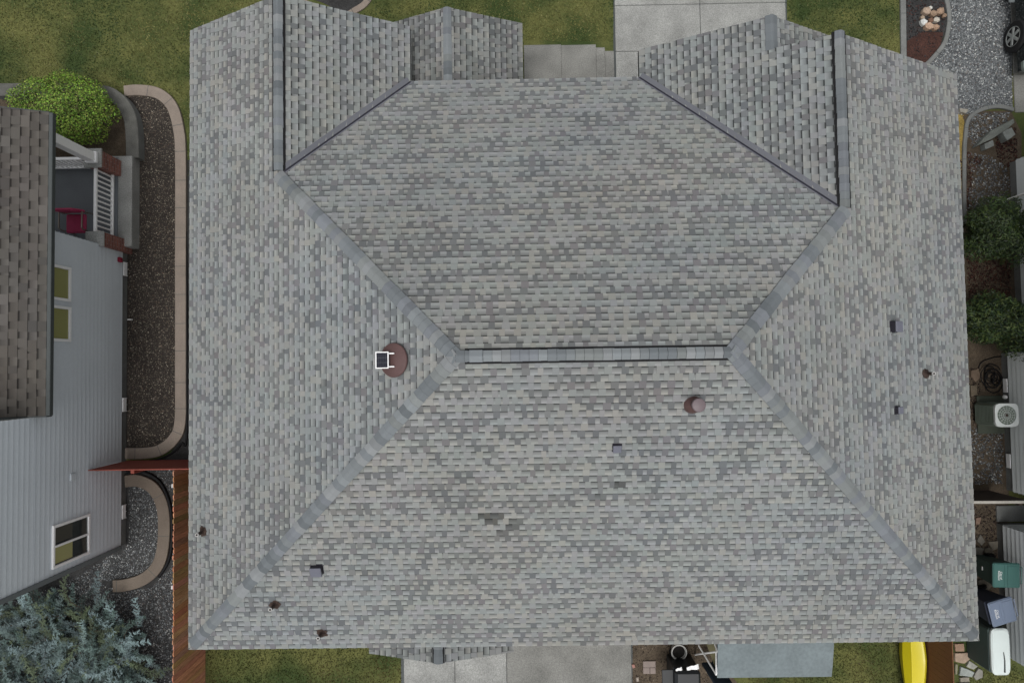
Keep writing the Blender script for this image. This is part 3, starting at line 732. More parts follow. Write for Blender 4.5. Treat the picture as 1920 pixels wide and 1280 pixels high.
# round vent pipe with cap
b0 = roofpt(1299, 757, (0, 1), (x0, y0)); 
m = MB(); m.lathe(b0, [(.17, -.06), (.16, .03), (.12, .12), (.085, .16), (.085, .40)], 28); pv = m.build('flue_vent', M_maroon, house, smooth=True)
m = MB(); m.lathe(b0 + Vector((0, 0, .40)), [(.105, -.06), (.112, -.055), (.118, 0), (.112, .012), (.10, .018)], 32); m.build('flue_cap', M_maroon2, pv, smooth=True)
# four rusty pipe boots with the plastic pipe beside
def boot(pxx, pyy, vd, orig, dirv):
    c = roofpt(pxx, pyy, vd, orig); M = frame_on(vd); N = M @ Vector((0, 0, 1)); r = random.Random(int(pxx))
    c = c + N * .02; up = Vector((0, 0, 1)); m = MB(); n = 18; rows = []
    for rr, hh, jit in ((.115, 0, .22), (.085, .012, .15), (.06, .05, .05), (.038, .09, 0), (.034, .12, 0), (.034, .25, 0)):
        ring = []
        for k in range(n):
            a = 2 * PI * k / n; q = rr * r.uniform(1 - jit, 1 + jit); t = min(1, hh / .09)
            flat = M @ Vector((q * math.cos(a), q * math.sin(a), 0)); upr = Vector((flat.x, flat.y, 0)).normalized() * q if t > .5 else flat
            ring.append(c + flat.lerp(upr, t) + up * hh)
        rows.append(ring)
    for i in range(len(rows) - 1):
        for k in range(n): m.poly([rows[i][k], rows[i][(k + 1) % n], rows[i + 1][(k + 1) % n], rows[i + 1][k]])
    o = m.build('pipe_boot', M_rust, house)
    m = MB(); B = c + up * .25
    for k in range(n):
        a, a2 = 2 * PI * k / n, 2 * PI * (k + 1) / n; e1, e2 = Vector((math.cos(a), math.sin(a), 0)), Vector((math.cos(a2), math.sin(a2), 0))
        m.poly([B + e1 * .038, B + e2 * .038, B + e2 * .038 + up * .03, B + e1 * .038 + up * .03]); m.poly([B + e1 * .038 + up * .03, B + e2 * .038 + up * .03, B + e2 * .022 + up * .03, B + e1 * .022 + up * .03])
        m.poly([B + e1 * .022 + up * .03, B + e2 * .022 + up * .03, B + e2 * .022 - up * .1, B + e1 * .022 - up * .1])
    m.poly([B + Vector((math.cos(2 * PI * k / n), math.sin(2 * PI * k / n), 0)) * .022 - up * .1 for k in range(n)])
    m.build('pipe', M_pipe, o)
boot(382, 996, (1, 0), (x0, y0), (-1, 0)); boot(516, 1132, (0, 1), (x0, y0), (-1, -1)); boot(604, 1185, (0, 1), (x0, y0), (-1, -1)); boot(1734, 700, (-1, 0), (x1, y0), (-1, 0))
# solar attic fan
c = roofpt(738, 675, (1, 0), (x0, y0), lift=.09); M = frame_on((1, 0)); N = M @ Vector((0, 0, 1))
m = MB(); m.lathe(c, [(.17, -.10), (.17, -.02), (.30, -.02), (.305, 0), (.295, .02), (.18, .055), (.05, .07)], 48, M); fan = m.build('attic_fan', M_maroon, house, smooth=True)
m = MB(); m.box(c - N * .085, (.62, .55, .01), M); m.build('fan_flange', M_maroon, fan)
pc = roofpt(716.5, 675, (1, 0), (x0, y0), lift=.32); Mt = Matrix.Rotation(math.radians(-8), 3, 'Y') @ Matrix.Rotation(math.radians(-14), 3, 'Z') @ Matrix.Rotation(math.radians(14), 3, 'Z')
m = MB(); fwd, fhd = .235, .29
for s_ in (-1, 1):
    m.box(pc + Mt @ Vector((s_ * (fwd / 2 - .008), 0, 0)), (.016, fhd, .02), Mt); m.box(pc + Mt @ Vector((0, s_ * (fhd / 2 - .008), 0)), (fwd - .033, .016, .02), Mt)
spn = m.build('solar_panel', M_white, fan)
m = MB(); m.box(pc + Vector((0, 0, -.003)), (fwd - .03, fhd - .03, .012), Mt); cells = m.build('solar_cells', M_cell, fan)
m = MB()
for j in (-1, 1): m.box(pc + Mt @ Vector((0, j * .042, .0045)), (fwd - .05, .004, .001), Mt)
for i in range(1, 6): m.box(pc + Mt @ Vector((-.095 + i * .0317, 0, .0042)), (.0015, fhd - .05, .001), Mt)
m.build('cell_lines', mat('cell_line', S(120, 124, 130, .6), .6, 0, 5, 0, 30, 0), fan)
for j in (-1, 1):
    m = MB(); a = pc + Mt @ Vector((fwd / 2 - .02, j * .115, -.012)); m.tube([a, a + Vector((.10, 0, -.01)), a + Vector((.11, 0, -.20))], .012, 6)
    m.build('panel_bracket', M_white, fan)

# ------------------------------------------------------------------ west neighbour house
NB = empty('neighbour_house', (Wx - 3, G(240, 800).y, 0), 'grey lap siding house with brown shingle eave and front porch, at the left edge', 'house')
def lap(parent, name, xw, ya, yb, za, zb, face, m, crs=.15, axis='y'):
    """lap siding wall: slanted courses; face=+1 faces +x"""
    mm = MB(); n = int((zb - za) / crs) + 1
    for i in range(n):
        a, b_ = za + i * crs, min(zb, za + (i + 1) * crs)
        if axis == 'y':
            mm.poly([(xw + .024 * face, ya, a), (xw + .024 * face, yb, a), (xw + .002 * face, yb, b_), (xw + .002 * face, ya, b_)])
            mm.poly([(xw + .024 * face, ya, a), (xw + .024 * face, yb, a), (xw, yb, a), (xw, ya, a)])
        else:
            mm.poly([(ya, xw + .024 * face, a), (yb, xw + .024 * face, a), (yb, xw + .002 * face, b_), (ya, xw + .002 * face, b_)])
            mm.poly([(ya, xw + .024 * face, a), (yb, xw + .024 * face, a), (yb, xw, a), (ya, xw, a)])
    return mm.build(name, m, parent, merge=False)
wallS = G(240, 1020).y; wallN = G(240, 474).y; split = G(100, 779, 3.55).y - .04
FH = .30
lap(NB, 'wall', Wx, wallS, wallN, FH, 3.5, 1, M_siding)
lap(NB, 'wall', Wx + .004, wallS, split, 3.5, 6.0, 1, M_siding)
lap(NB, 'wall', wallS, Wx - 9, Wx, FH, 6.0, -1, M_siding, axis='x')
m = MB(); m.box((Wx - 4.5 - .02, (wallS + wallN) / 2, FH / 2), (9, wallN - wallS - .04, FH)); m.build('foundation', M_grayside, NB)
m = MB(); m.box((Wx + .03, wallS - .0, 3.15), (.05, .10, 5.7), bev=.004); m.box((Wx - .05, wallS - .03, 3.15), (.10, .05, 5.7), bev=.004); m.build('corner_board', M_trimg, NB)
# low roof over the north part
lap(NB, 'wall', split, Wx - 9, Wx - .002, 3.3, 6.0, 1, M_dkgrey, axis='x')
EZ = 3.55; ex_ = G(99, 500, EZ).x - .12; rn_ = G(103, 211, EZ).y; rs_ = G(100, 779, EZ).y
NL = [S(110, 106, 101, .76), S(105, 101, 96, .76), S(115, 111, 106, .76), S(108, 104, 99, .76)]; ND = [S(98, 94, 90, .76), S(102, 98, 93, .76), S(94, 91, 88, .76)]
mm = MB()
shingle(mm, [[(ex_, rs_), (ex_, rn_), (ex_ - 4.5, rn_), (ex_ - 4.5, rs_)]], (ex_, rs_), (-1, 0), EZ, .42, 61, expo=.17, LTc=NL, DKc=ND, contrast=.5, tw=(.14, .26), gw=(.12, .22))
mm.poly([(ex_, rs_, EZ - .03), (ex_, rn_, EZ - .03), (ex_ - 4.5, rn_, EZ + 4.5 * .42 - .03), (ex_ - 4.5, rs_, EZ + 4.5 * .42 - .03)], (.1, .1, .1, 1))
nr = mm.build('roof', M_shingle, NB, merge=False)
mm = MB(); mm.box((ex_ + .045, (rn_ + rs_) / 2, EZ - .05), (.09, rn_ - rs_, .12), bev=.01); mm.build('gutter', M_dkgrey, NB)
mm = MB()
for yy in (rn_, rs_):
    a = Vector((ex_ - .0, yy, EZ - .02)); b_ = Vector((ex_ - 4.5, yy, EZ - .02 + 4.5 * .42)); t = Vector((0, .03 * (1 if yy == rn_ else -1), 0)); lo = Vector((0, 0, -.18))
    mm = MB(); mm.mesh([a, b_, b_ + t, a + t, a + lo, b_ + lo, b_ + t + lo, a + t + lo], [(0, 3, 2, 1), (4, 5, 6, 7), (3, 7, 6, 2), (0, 1, 5, 4), (0, 4, 7, 3), (1, 2, 6, 5)]); mm.build('rake_board', M_dkgrey, NB)
mm = MB(); mm.box(((ex_ - 4.5 + Wx) / 2 , (rn_ + wallN) / 2, EZ - .22), (Wx - ex_ + 4.5 + .3, rn_ - wallN - .04, .04)); mm.build('porch_ceiling', M_trimg, NB)
lap(NB, 'wall', wallN, Wx - 9, Wx - .002, FH, 3.3, 1, M_siding, axis='x')
def onwall(pxx, pyy, off=0):
    X = Wx + off; d = RT @ Vector(((pxx - 960) / F, -(pyy - 640) / F, -1)); t = X / d.x; return Vector((X, d.y * t, HC + d.z * t))
# windows
def winN(x_a, y_a, x_b, y_b, hh, panes, split=False):
    """window given by photo corners on the wall plane x=Wx"""
    def onw(pxx, pyy):
        d = RT @ Vector(((pxx - 960) / F, -(pyy - 640) / F, -1)); t = Wx / d.x; return Vector((Wx, d.y * t, HC + d.z * t))
    A, B = onw(x_b, y_a), onw(x_b, y_b); A.z = onw(x_a, y_a).z
    return window(NB, (Wx + .012, (A.y + B.y) / 2, (A.z + B.z) / 2), abs(A.y - B.y), abs(A.z - B.z), 'y', out=1, fw=.06, th=.05, split=split, panes=panes)
winN(82, 502, 129, 566, 0, [M_olive]); winN(82, 576, 129, 641, 0, [M_olive])
low_window = winN(95, 1037, 165, 962, 0, [M_glass, M_glass], True)
for yn_, ys_, mm_ in ((1034, 1001, M_olive2), (998, 966, mat('grey_blind', S(72, 72, 66, 1.2), .6, .05, 3, 0, 20, 0))):
    A, B = onwall(160, yn_, .03), onwall(160, ys_, .03); zt, zb = onwall(99, yn_).z, onwall(133, yn_).z; q = MB(); q.box((Wx + .032, (A.y + B.y) / 2, (zt + zb) / 2), (.006, abs(A.y - B.y) - .03, zt - zb)); q.build('blind', mm_, low_window)
for yy in (505, 758, 957):
    m = MB(); q = onwall(237, yy, .02); q.z = .18; m.box(q, (.03, .36, .15), bev=.004)
    for s_ in (-1, 0, 1): m.box(q + Vector((.02, s_ * .17, 0)), (.012, .012, .17))
    m.build('crawl_vent', M_white, NB)
m = MB(); q = onwall(137, 894, .03); m.box(q, (.03, .16, .18), bev=.005); m.build('outlet_box', M_siding, NB)
m = MB(); q = onwall(225, 487, .05); m.box(q, (.08, .13, .14), bev=.02); m.box(q + Vector((.05, -.05, .02)), (.05, .05, .05), bev=.01); m.build('red_wall_box', mat('red_plastic', S(130, 30, 52), .5, .05, 3, 0, 10, 0), NB)  # small red box fixed on the siding, use unknown
m = MB(); q = onwall(239, 599, .03); m.tube([q, q + Vector((.09, 0, 0)), q + Vector((.10, 0, -.05))], .016, 8); m.build('hose_tap', M_white, NB)
# porch: slab, brick piers, column, railings
M_brick = bpy.data.materials.new('brick'); M_brick.use_nodes = True
n_ = M_brick.node_tree.nodes; L_ = M_brick.node_tree.links; bt = n_.new('ShaderNodeTexBrick'); ge = n_.new('ShaderNodeNewGeometry')
mpn = n_.new('ShaderNodeMapping'); mpn.inputs['Rotation'].default_value = (math.radians(90), 0, math.radians(90))
sepx = n_.new('ShaderNodeSeparateXYZ'); add_ = n_.new('ShaderNodeMath'); cmb = n_.new('ShaderNodeCombineXYZ')
L_.new(ge.outputs['Position'], sepx.inputs[0]); L_.new(sepx.outputs[0], add_.inputs[0]); L_.new(sepx.outputs[1], add_.inputs[1]); L_.new(add_.outputs[0], cmb.inputs[0]); L_.new(sepx.outputs[2], cmb.inputs[1])
L_.new(cmb.outputs[0], bt.inputs['Vector'])
bt.inputs['Color1'].default_value = S(150, 92, 80); bt.inputs['Color2'].default_value = S(112, 66, 60); bt.inputs['Mortar'].default_value = S(150, 136, 128)
bt.inputs['Scale'].default_value = 4.6; bt.inputs['Mortar Size'].default_value = .03; bt.inputs['Brick Width'].default_value = .95; bt.inputs['Row Height'].default_value = .33
L_.new(bt.outputs['Color'], n_['Principled BSDF'].inputs['Base Color']); n_['Principled BSDF'].inputs['Roughness'].default_value = .9
PH = .38
pN = G(247, 292, PH).y; pS = G(247, 462, PH).y; pE = G(247, 380, PH).x
m = MB(); m.box((pE - 1.7, (pN + pS) / 2, PH / 2), (3.4, pN - pS, PH), bev=.015); m.build('porch_floor', M_conc, NB)
m = MB(); dk = (pE - .25) - (pE - 3.2)
m.box((pE - .36 - 1.5, (pN + pS) / 2, PH + .012), (3.0, pN - pS - .1, .022)); m.build('porch_boards', mat('porch_paint', S(98, 102, 106, 1.3), .7, .1, 2, .05, 30, 0), NB)
def at_h(pxx, pyy, h): return G(pxx, pyy, h)
T1 = 1.25
A = at_h(188, 283, T1); 
pierc = Vector((A.x - .0 - .16, A.y - .19, 0))
m = MB(); m.box((pierc.x, pierc.y, (PH + T1) / 2), (.36, .40, T1 - PH), bev=.006); p1 = m.build('brick_pier', M_brick, NB)
m = MB(); m.box((pierc.x, pierc.y, T1 + .03), (.44, .48, .06), bev=.01); m.build('pier_cap', M_conc, p1)
m = MB(); m.box((pierc.x, pierc.y, (T1 + .06 + EZ - .2) / 2), (.22, .22, EZ - .2 - T1 - .06), bev=.01); m.build('column', M_white, NB)
m = MB(); m.box((pierc.x, pierc.y, T1 + .10), (.28, .28, .08), bev=.01); m.build('column_trim', M_white, NB); m = MB(); m.box((pierc.x, pierc.y, EZ - .28), (.28, .28, .08), bev=.01); m.build('column_trim', M_white, NB)
p2y = G(238, 462, .1).y - .12
m = MB(); m.box((Wx - .1, p2y + .10, T1 / 2), (.42, .34, T1), bev=.006); p2 = m.build('brick_pier', M_brick, NB)
m = MB(); m.box((Wx - .1, p2y + .10, T1 + .025), (.46, .38, .05), bev=.01); m.build('pier_cap', M_conc, p2)
# rail between piers
rx = pierc.x + .02; ra_, rb_ = pierc.y - .20, p2y + .27
m = MB()
for z_, hh_ in ((T1 - .05, .06), (PH + .12, .05)): m.box((rx, (ra_ + rb_) / 2, z_), (.07, abs(ra_ - rb_), hh_), bev=.005)
k = int(abs(ra_ - rb_) / .125)
for i in range(k): m.box((rx, ra_ - (i + .5) * abs(ra_ - rb_) / k, (T1 + PH) / 2 + .03), (.035, .035, T1 - PH - .25))
m.build('railing', M_white, NB)
m = MB(); ry = pierc.y + .02
for z_, hh_ in ((T1 - .05, .06), (PH + .12, .05)): m.box((pierc.x - 1.4, ry, z_), (2.4, .07, hh_), bev=.005)
for i in range(19): m.box((pierc.x - .25 - i * .125, ry, (T1 + PH) / 2 + .03), (.035, .035, T1 - PH - .25))
m.build('railing', M_white, NB)

# red chair on porch
M_pink = mat('crimson_fabric', S(172, 60, 96, 1.1), .7, .08, 6, .05, 60, .1)
M_met = mat('bare_metal', S(150, 140, 130), .35, .05, 3, .05, 30, 0, metal=.6)
cc0 = G(141, 415, PH + .5); CH = empty('porch_chair', (cc0.x, cc0.y, PH), 'crimson padded armchair with metal arms on the grey porch', 'chair')
F0 = PH + .025
m = MB(); m.box((cc0.x, cc0.y - .05, F0 + .42), (.50, .48, .09), bev=.03); m.build('seat', M_pink, CH)
Mb = Matrix.Rotation(math.radians(8), 3, 'X')
m = MB(); m.box((cc0.x, cc0.y + .22, F0 + .72), (.50, .08, .55), Mb, bev=.03); m.build('backrest', M_pink, CH)
for s_ in (-1, 1):
    m = MB(); xx = cc0.x + s_ * .29
    m.tube([(xx, cc0.y + .2, F0 + .45), (xx, cc0.y + .2, F0 + .66), (xx, cc0.y - .2, F0 + .66), (xx, cc0.y - .24, F0 + .6), (xx, cc0.y - .24, F0)], .017, 8); m.build('arm', M_met, CH)
    m = MB(); m.tube([(xx, cc0.y + .22, F0 + .5), (xx, cc0.y + .26, F0)], .015, 8); m.build('leg', M_met, CH)

# ------------------------------------------------------------------ fences
FHt = 1.68
def fence(name, A, B, h, mats, label, cat='fence', thick=.022, bw=.14, grp=None, dog=True, cap=None, jitter=.012, posts=True, rs=1):
    A, B = Vector((A[0], A[1], 0)), Vector((B[0], B[1], 0)); d = B - A; L = d.length; d.normalize(); n = Vector((-d.y, d.x, 0))
    T = empty(name, (A + B) / 2, label, cat, grp); m = MB(); k = int(L / bw); Mx = Matrix((d, n, Vector((0, 0, 1)))).transposed()
    r = random.Random(int(L * 100))
    for i in range(k):
        c = A + d * (i + .5) * L / k; hh = h + r.uniform(-jitter, jitter); w2 = (L / k) / 2 - (.003 if dog else .0015)
        q = [(-w2, 0.03), (w2, 0.03), (w2, hh - (.03 if dog else 0)), (w2 - .03, hh), (-w2 + .03, hh), (-w2, hh - (.03 if dog else 0))]
        off = n * (thick / 2); fr = [c + d * a + Vector((0, 0, b_)) + off for a, b_ in q]; bk = [c + d * a + Vector((0, 0, b_)) - off for a, b_ in q]
        bc_ = mixc(S(152, 112, 86, 1.8), S(134, 94, 70, 1.7), r.random()); bc_ = tuple(v * r.uniform(.85, 1.15) for v in bc_[:3]) + (1,)
        m.poly(fr[::-1], bc_); m.poly(bk, bc_)
        for j in range(6): m.poly([fr[j], fr[(j + 1) % 6], bk[(j + 1) % 6], bk[j]], bc_)
    m.build('board_panel', mats, T, merge=False)
    if posts:
        for i in range(int(L / 2.4) + 1):
            m = MB(); c = A + d * min(L - .05, .05 + i * 2.4) - n * (.065 * rs); m.box(c + Vector((0, 0, h / 2 - .05)), (.09, .09, h - .12), Mx, bev=.006); m.build('post', mats, T)
        for z_ in (.3, h - .3): m = MB(); m.box((A + B) / 2 - n * (.032 * rs) + Vector((0, 0, z_)), (L, .04, .09), Mx); m.build('rail', mats, T)
    if cap: m = MB(); m.box((A + B) / 2 + Vector((0, 0, h + .02)), (L, .065, .035), Mx, bev=.004); m.build('cap_rail', cap, T)
    return T
fx = G(325, 1000, FHt).x; fy = G(340, 879, FHt).y
fence('fence', (fx, G(384, 1420).y), (fx, fy - .03), FHt, M_cedar, 'weathered cedar board fence running along the left side of the big grey roof', jitter=.02, rs=-1)
fence('fence', (fx + 1.4, fy), (Wx + .03, fy), FHt, M_redf, 'short rust red fence and gate joining the grey siding wall', dog=False, jitter=0, rs=-1)
ex2 = G(1787, 1240, FHt).x
fence('fence', (ex2, G(1735, 1420).y), (ex2, G(1735, 940).y), FHt, M_brownf, 'smooth brown board fence behind the yellow kayak', dog=False, jitter=0)
fe = G(1850, 940, 1.5); 
fence('fence', (ex2 - .5, fe.y), (G(1935, 946, 1.5).x, fe.y - .02), 1.48, mat('dark_boards', S(66, 56, 50), .8, .15, 3, .1, 30, .1), 'dark board gate and fence topped by a white rail, at the right edge', cap=mat('weathered_white_rail', S(168, 164, 156), .7, .12, 4, .1, 30, .1), dog=False)

# kayak on its side against the brown fence
kc = Vector((ex2 - .20, G(1710, 1228, .4).y, .42)); KY = empty('kayak', (kc.x, kc.y, 0), 'bright yellow kayak standing on its side against the brown fence', 'kayak')
m = MB(); L = 3.4; ns = 28; Mk = Matrix.Rotation(math.radians(-72), 3, 'Y')
rings = []
for i in range(ns + 1):
    t = -1 + 2 * i / ns; s_ = max(.02, (1 - abs(t) ** 1.5)) ; ring = []
    for a, dz in ((-1, 0), (-1.0, .06), (-.93, .12), (-.42, .25), (-.36, .275), (.36, .275), (.42, .25), (.93, .12), (1.0, .06), (.9, -.05), (0, -.08), (-.9, -.05)):
        ring.append(kc + Mk @ Vector((a * .375 * s_ ** .9, t * L / 2, dz * (.35 + .65 * s_ ** .5) * .8)))
    rings.append(ring)
for i in range(ns):
    for k in range(12): m.poly([rings[i][k], rings[i][(k + 1) % 12], rings[i + 1][(k + 1) % 12], rings[i + 1][k]])
m.poly(rings[0]); m.poly(rings[-1]); m.build('hull', M_yel, KY, smooth=True)
m = MB(); m.lathe(kc + Mk @ Vector((0, 0, -.075)), [(.24, .01), (.26, -.01), (.23, -.02)], 24, Mk, sy=1.7); m.build('cockpit_rim', M_black, KY)

# ------------------------------------------------------------------ foliage
def leaves(C, rad, n, size, pal, seed, zmin=.05, shell=.55, lump=.18, aspect=1.0, flat=0.0):
    r = np.random.default_rng(seed)
    d = r.normal(size=(n, 3)); d /= np.linalg.norm(d, axis=1)[:, None]; d[:, 2] = np.where(d[:, 2] < -.25, -d[:, 2], d[:, 2])
    K = r.normal(size=(14, 3)); K /= np.linalg.norm(K, axis=1)[:, None]; K[:, 2] = np.abs(K[:, 2])
    bumpv = (np.clip((d @ K.T - .80) / .2, 0, 1)).max(axis=1) * lump * 1.6 + np.sin(d[:, 0] * 9 + d[:, 1] * 7) * lump * .25
    rr = (shell + (1 - shell) * r.random(n) ** .5) * (1 - lump * .5 + bumpv)
    P = np.array(C) + d * rr[:, None] * np.array(rad); P[:, 2] = np.maximum(P[:, 2], zmin)
    nrm = d + r.normal(0, .55, (n, 3)); nrm[:, 2] += .5; nrm /= np.linalg.norm(nrm, axis=1)[:, None]
    t = np.cross(nrm, r.normal(size=(n, 3))); t /= np.linalg.norm(t, axis=1)[:, None]; b_ = np.cross(nrm, t)
    s = size * (.6 + .8 * r.random(n))[:, None]
    V = np.stack([P - t * s * aspect, P - b_ * s * .5, P + t * s * aspect, P + b_ * s * .5], axis=1).reshape(-1, 3)
    pal = np.array(pal); ci = r.integers(0, len(pal), n); col = pal[ci] * (.75 + .5 * r.random((n, 1)))
    patch = (np.sin(P[:, 0] * 6 + P[:, 1] * 4) + np.sin(P[:, 1] * 8 - P[:, 0] * 3) )[:, None] * .1 + 1; col = col * patch; col[:, 3] = 1
    return V, np.arange(4 * n).reshape(-1, 4), col
def bush(name, C, rad, n, size, pal, seed, label, cat='shrub', parts=(), M=M_leaf, **kw):
    T = empty(name, (C[0], C[1], 0), label, cat)
    V, Fc, col = leaves(C, rad, n, size, pal, seed, **kw)
    npmesh('foliage', V, Fc, col, M, T)
    m = MB(); r = random.Random(seed)
    for i in range(9):
        a = r.uniform(0, 6.28); q = Vector((C[0] + math.cos(a) * rad[0] * .6, C[1] + math.sin(a) * rad[1] * .6, C[2] + rad[2] * .3)); b0 = Vector((C[0], C[1], 0))
        m.tube([b0, b0.lerp(q, .5) + Vector((0, 0, .1)), q], .03, 6, r2=.008)
    m.build('stem', mat('bark_' + str(seed), S(70, 58, 46), .9, .2, 8, .2, 40, .2), T)
    return T
bc = G(122, 208, .75); bush('shrub', (bc.x - .12, bc.y, .62), (1.24, .94, .74), 17000, .026, [S(90, 124, 40, 1.35), S(110, 142, 50, 1.4), S(66, 92, 34, 1.05), S(130, 146, 64, 1.15), S(92, 94, 48, 1.0)], 3,
     'bright green rounded leafy shrub beside the neighbour\'s porch', lump=.16, shell=.6)
e1 = G(1880, 432, 1.1); bush('shrub', (e1.x, e1.y, .9), (1.0, .66, 1.0), 13000, .022, [S(34, 52, 24, .95), S(48, 66, 28, .95), S(26, 42, 22, .95), S(62, 76, 34, .95)], 4, 'dark evergreen shrub standing north of the bare mulch gap on the right', aspect=2.0, lump=.42, shell=.35)
e2 = G(1882, 605, 1.1); bush('shrub', (e2.x, e2.y, .9), (1.0, .68, 1.0), 13000, .022, [S(34, 52, 24, .95), S(52, 70, 30, .95), S(26, 44, 26, .95), S(72, 84, 40, .95)], 5, 'dark evergreen shrub just above the hose pile and air conditioner', aspect=2.0, lump=.42, shell=.35)
# spreading blue juniper: arching boughs carrying needle sprays
def juniper():
    jc = G(95, 1245, .3); T = empty('juniper', (jc.x, jc.y, 0), 'sprawling blue green juniper with feathery tips below the grey house corner', 'shrub')
    r = np.random.default_rng(12); V = []; col = []; wood = MB()
    pal = np.array([S(84, 102, 98, 1.25), S(104, 122, 120, 1.25), S(68, 86, 80, 1.15), S(126, 146, 148, 1.2), S(90, 102, 78, 1.1)])
    starts = [jc + Vector((dx, dy, 0)) for dx, dy in ((0, 0), (-1.3, -.3), (1.1, .2), (.2, -1.0), (-1.0, .8), (.9, 1.05), (1.35, -.9), (1.75, .35), (1.75, -.5), (1.9, -1.2), (-.2, 1.15))]
    for bi in range(560):
        s = starts[r.integers(len(starts))]; a = r.random() * 6.283; Lb = .5 + .85 * r.random(); dirn = np.array([math.cos(a), math.sin(a)])
        h0 = .1 + .35 * r.random(); hue = r.integers(0, 4) if r.random() < .85 else 4; br = .3 + .8 * r.random()
        base = np.array([s.x, s.y]) + r.normal(0, .22, 2); nseg = 15; bend = r.normal(0, 1.1)
        pts = []
        pos = base.copy(); ang = a
        for k in range(nseg):
            t = k / (nseg - 1); ang = a + bend * t + r.normal(0, .16); pos = pos + np.array([math.cos(ang), math.sin(ang)]) * Lb / nseg
            z = h0 + math.sin(t * 1.9) * .42 * Lb + .05
            pts.append((pos[0], pos[1], z))
            if t > .15:
                for side in (-1, 1):
                    for rep in range(2):
                        sa = ang + side * r.uniform(.15, 1.2); ln = (.15 - .07 * t) * r.uniform(.4, 1.7)
                        p0 = np.array(pts[-1]); d3 = np.array([math.cos(sa), math.sin(sa), r.uniform(-.15, .55)]); d3 /= np.linalg.norm(d3)
                        sub = 3
                        for q in range(sub):
                            u = q / sub; pc_ = p0 + d3 * ln * u
                            for s2 in (-1, 0, 1):
                                na = sa + s2 * .5 + r.normal(0, .3); nd = np.array([math.cos(na), math.sin(na), d3[2] + r.normal(0, .2)]); nl = ln * .55 * (1 - .4 * u)
                                pr = np.array([-math.sin(na), math.cos(na), r.normal(0, .4)]) * .006
                                V.append([pc_ - pr, pc_ + pr, pc_ + nd * nl]); c_ = pal[hue] * br * (.7 + .5 * r.random()) * (.75 + .5 * t); c_[3] = 1; col.append(c_)
        wood.tube([pts[0], pts[5], pts[10]], .012, 4, r2=.004, cap=False)
    V = np.array(V).reshape(-1, 3); npmesh('foliage', V, np.arange(len(V)).reshape(-1, 3), np.array(col), M_leaf, T)
    wood.build('branch', mat('juniper_wood', S(70, 54, 44), .9, .2, 8, .2, 30, .1), T, merge=False)
juniper()

# ------------------------------------------------------------------ east neighbour house
xw = G(1881, 800).x; EN = empty('neighbour_house', (xw + 3, G(1900, 700).y, 0), 'pale grey sided house seen as narrow walls along the right edge, air conditioner side', 'house')
def wallE(xa, pya, pyb, z1=4.2, m=M_siding2, T=EN):
    ya, yb = G(xa, pya).y, G(xa, pyb).y; X = G(xa, (pya + pyb) / 2).x
    lap(T, 'wall', X, yb, ya, .28, z1, -1, m)
    q = MB(); q.box((X + 2, (ya + yb) / 2, .14), (4 - .02, ya - yb, .28)); q.build('foundation', M_grayside, T)
    lap(T, 'wall', ya - .001, X, X + 4, .28, z1, 1, m, axis='x'); lap(T, 'wall', yb + .001, X, X + 4, .28, z1, -1, m, axis='x')
    return X, ya, yb
Xa, ya_, yb_ = wallE(1881, 662, 918)
Xb, yc_, yd_ = wallE(1899, 306, 655)
m = MB(); q0 = G(1888, 362, .9); m.tube([(Xb + .05, q0.y + .02, 1.5), (Xb - .12, q0.y, 1.35), (Xb - .22, q0.y, .9), (Xb - .25, q0.y - .02, .15)], .035, 8); m.build('downspout', M_white, EN)
m = MB(); m.box((Xb - .06, G(1895, 478, 1).y, 1.0), (.12, .16, .9), bev=.02); m.box((Xb - .03, G(1895, 515, 1).y, 1.4), (.06, 1.1, .9), bev=.01); m.build('bay_trim', M_trimg, EN)
for py_ in (722, 862):
    m = MB(); q = G(1882, py_); m.box((Xa - .025, q.y, .17), (.03, .36, .14), bev=.004); m.build('crawl_vent', M_white, EN)
m = MB(); m.box((Xa + 1.6, (yc_ + yb_) / 2, 4.35), (5, yc_ - yb_ + 1, .12)); m.build('roof', M_dkgrey, EN)
bpy.context.view_layer.update()
m = MB(); q = G(1883, 744, .3); m.lathe(q, [(.05, 0), (.05, .05), (.03, .08)], 12); m.build('meter_cap', M_white, EN)
ES_ = empty('neighbour_garage', (G(1872, 1100).x + 2, G(1872, 1100).y, 0), 'grey sided building behind the wheeled bins in the lower right corner', 'building')
M_sid3 = mat('mid_grey_siding', S(132, 136, 137, 2.9), .6, .05, .8, .03, 20, 0)
Xc, ye_, yf_ = wallE(1872, 980, 1222, m=M_sid3, T=ES_)
m = MB(); m.box((Xc + 2, (ye_ + yf_) / 2, 4.3), (4.6, ye_ - yf_ + .6, .12)); m.build('roof', M_dkgrey, ES_)
slab('path', G(1866, 947), G(1960, 976), .06, M_grayside)

# AC unit on pad
slab('equipment_pad', G(1829, 742), G(1882, 812), .06, mat('green_grey_pad', S(82, 88, 78), .9, .15, 3, .1, 40, .2))
M_ac = mat('dark_green_metal', S(98, 108, 98, 1.3), .55, .08, 4, .05, 30, 0)
aa = G(1887, 778, .86); AC = empty('air_conditioner', (aa.x, aa.y, .06), 'green grey air conditioner with a white fan top beside the wall', 'air conditioner')
m = MB(); sx = .56; m.box((aa.x, aa.y, .06 + .40), (sx, sx, .78), bev=.05)
m.build('cabinet', M_ac, AC)
m = MB()
for i in range(14):
    for s_ in (-1, 1):
        m.box((aa.x + s_ * (sx / 2 + .004), aa.y, .14 + i * .05), (.012, sx - .12, .018)); m.box((aa.x, aa.y + s_ * (sx / 2 + .004), .14 + i * .05), (sx - .12, .012, .018))
m.build('louvre', M_ac, AC)
m = MB(); n = 32; zt = .88
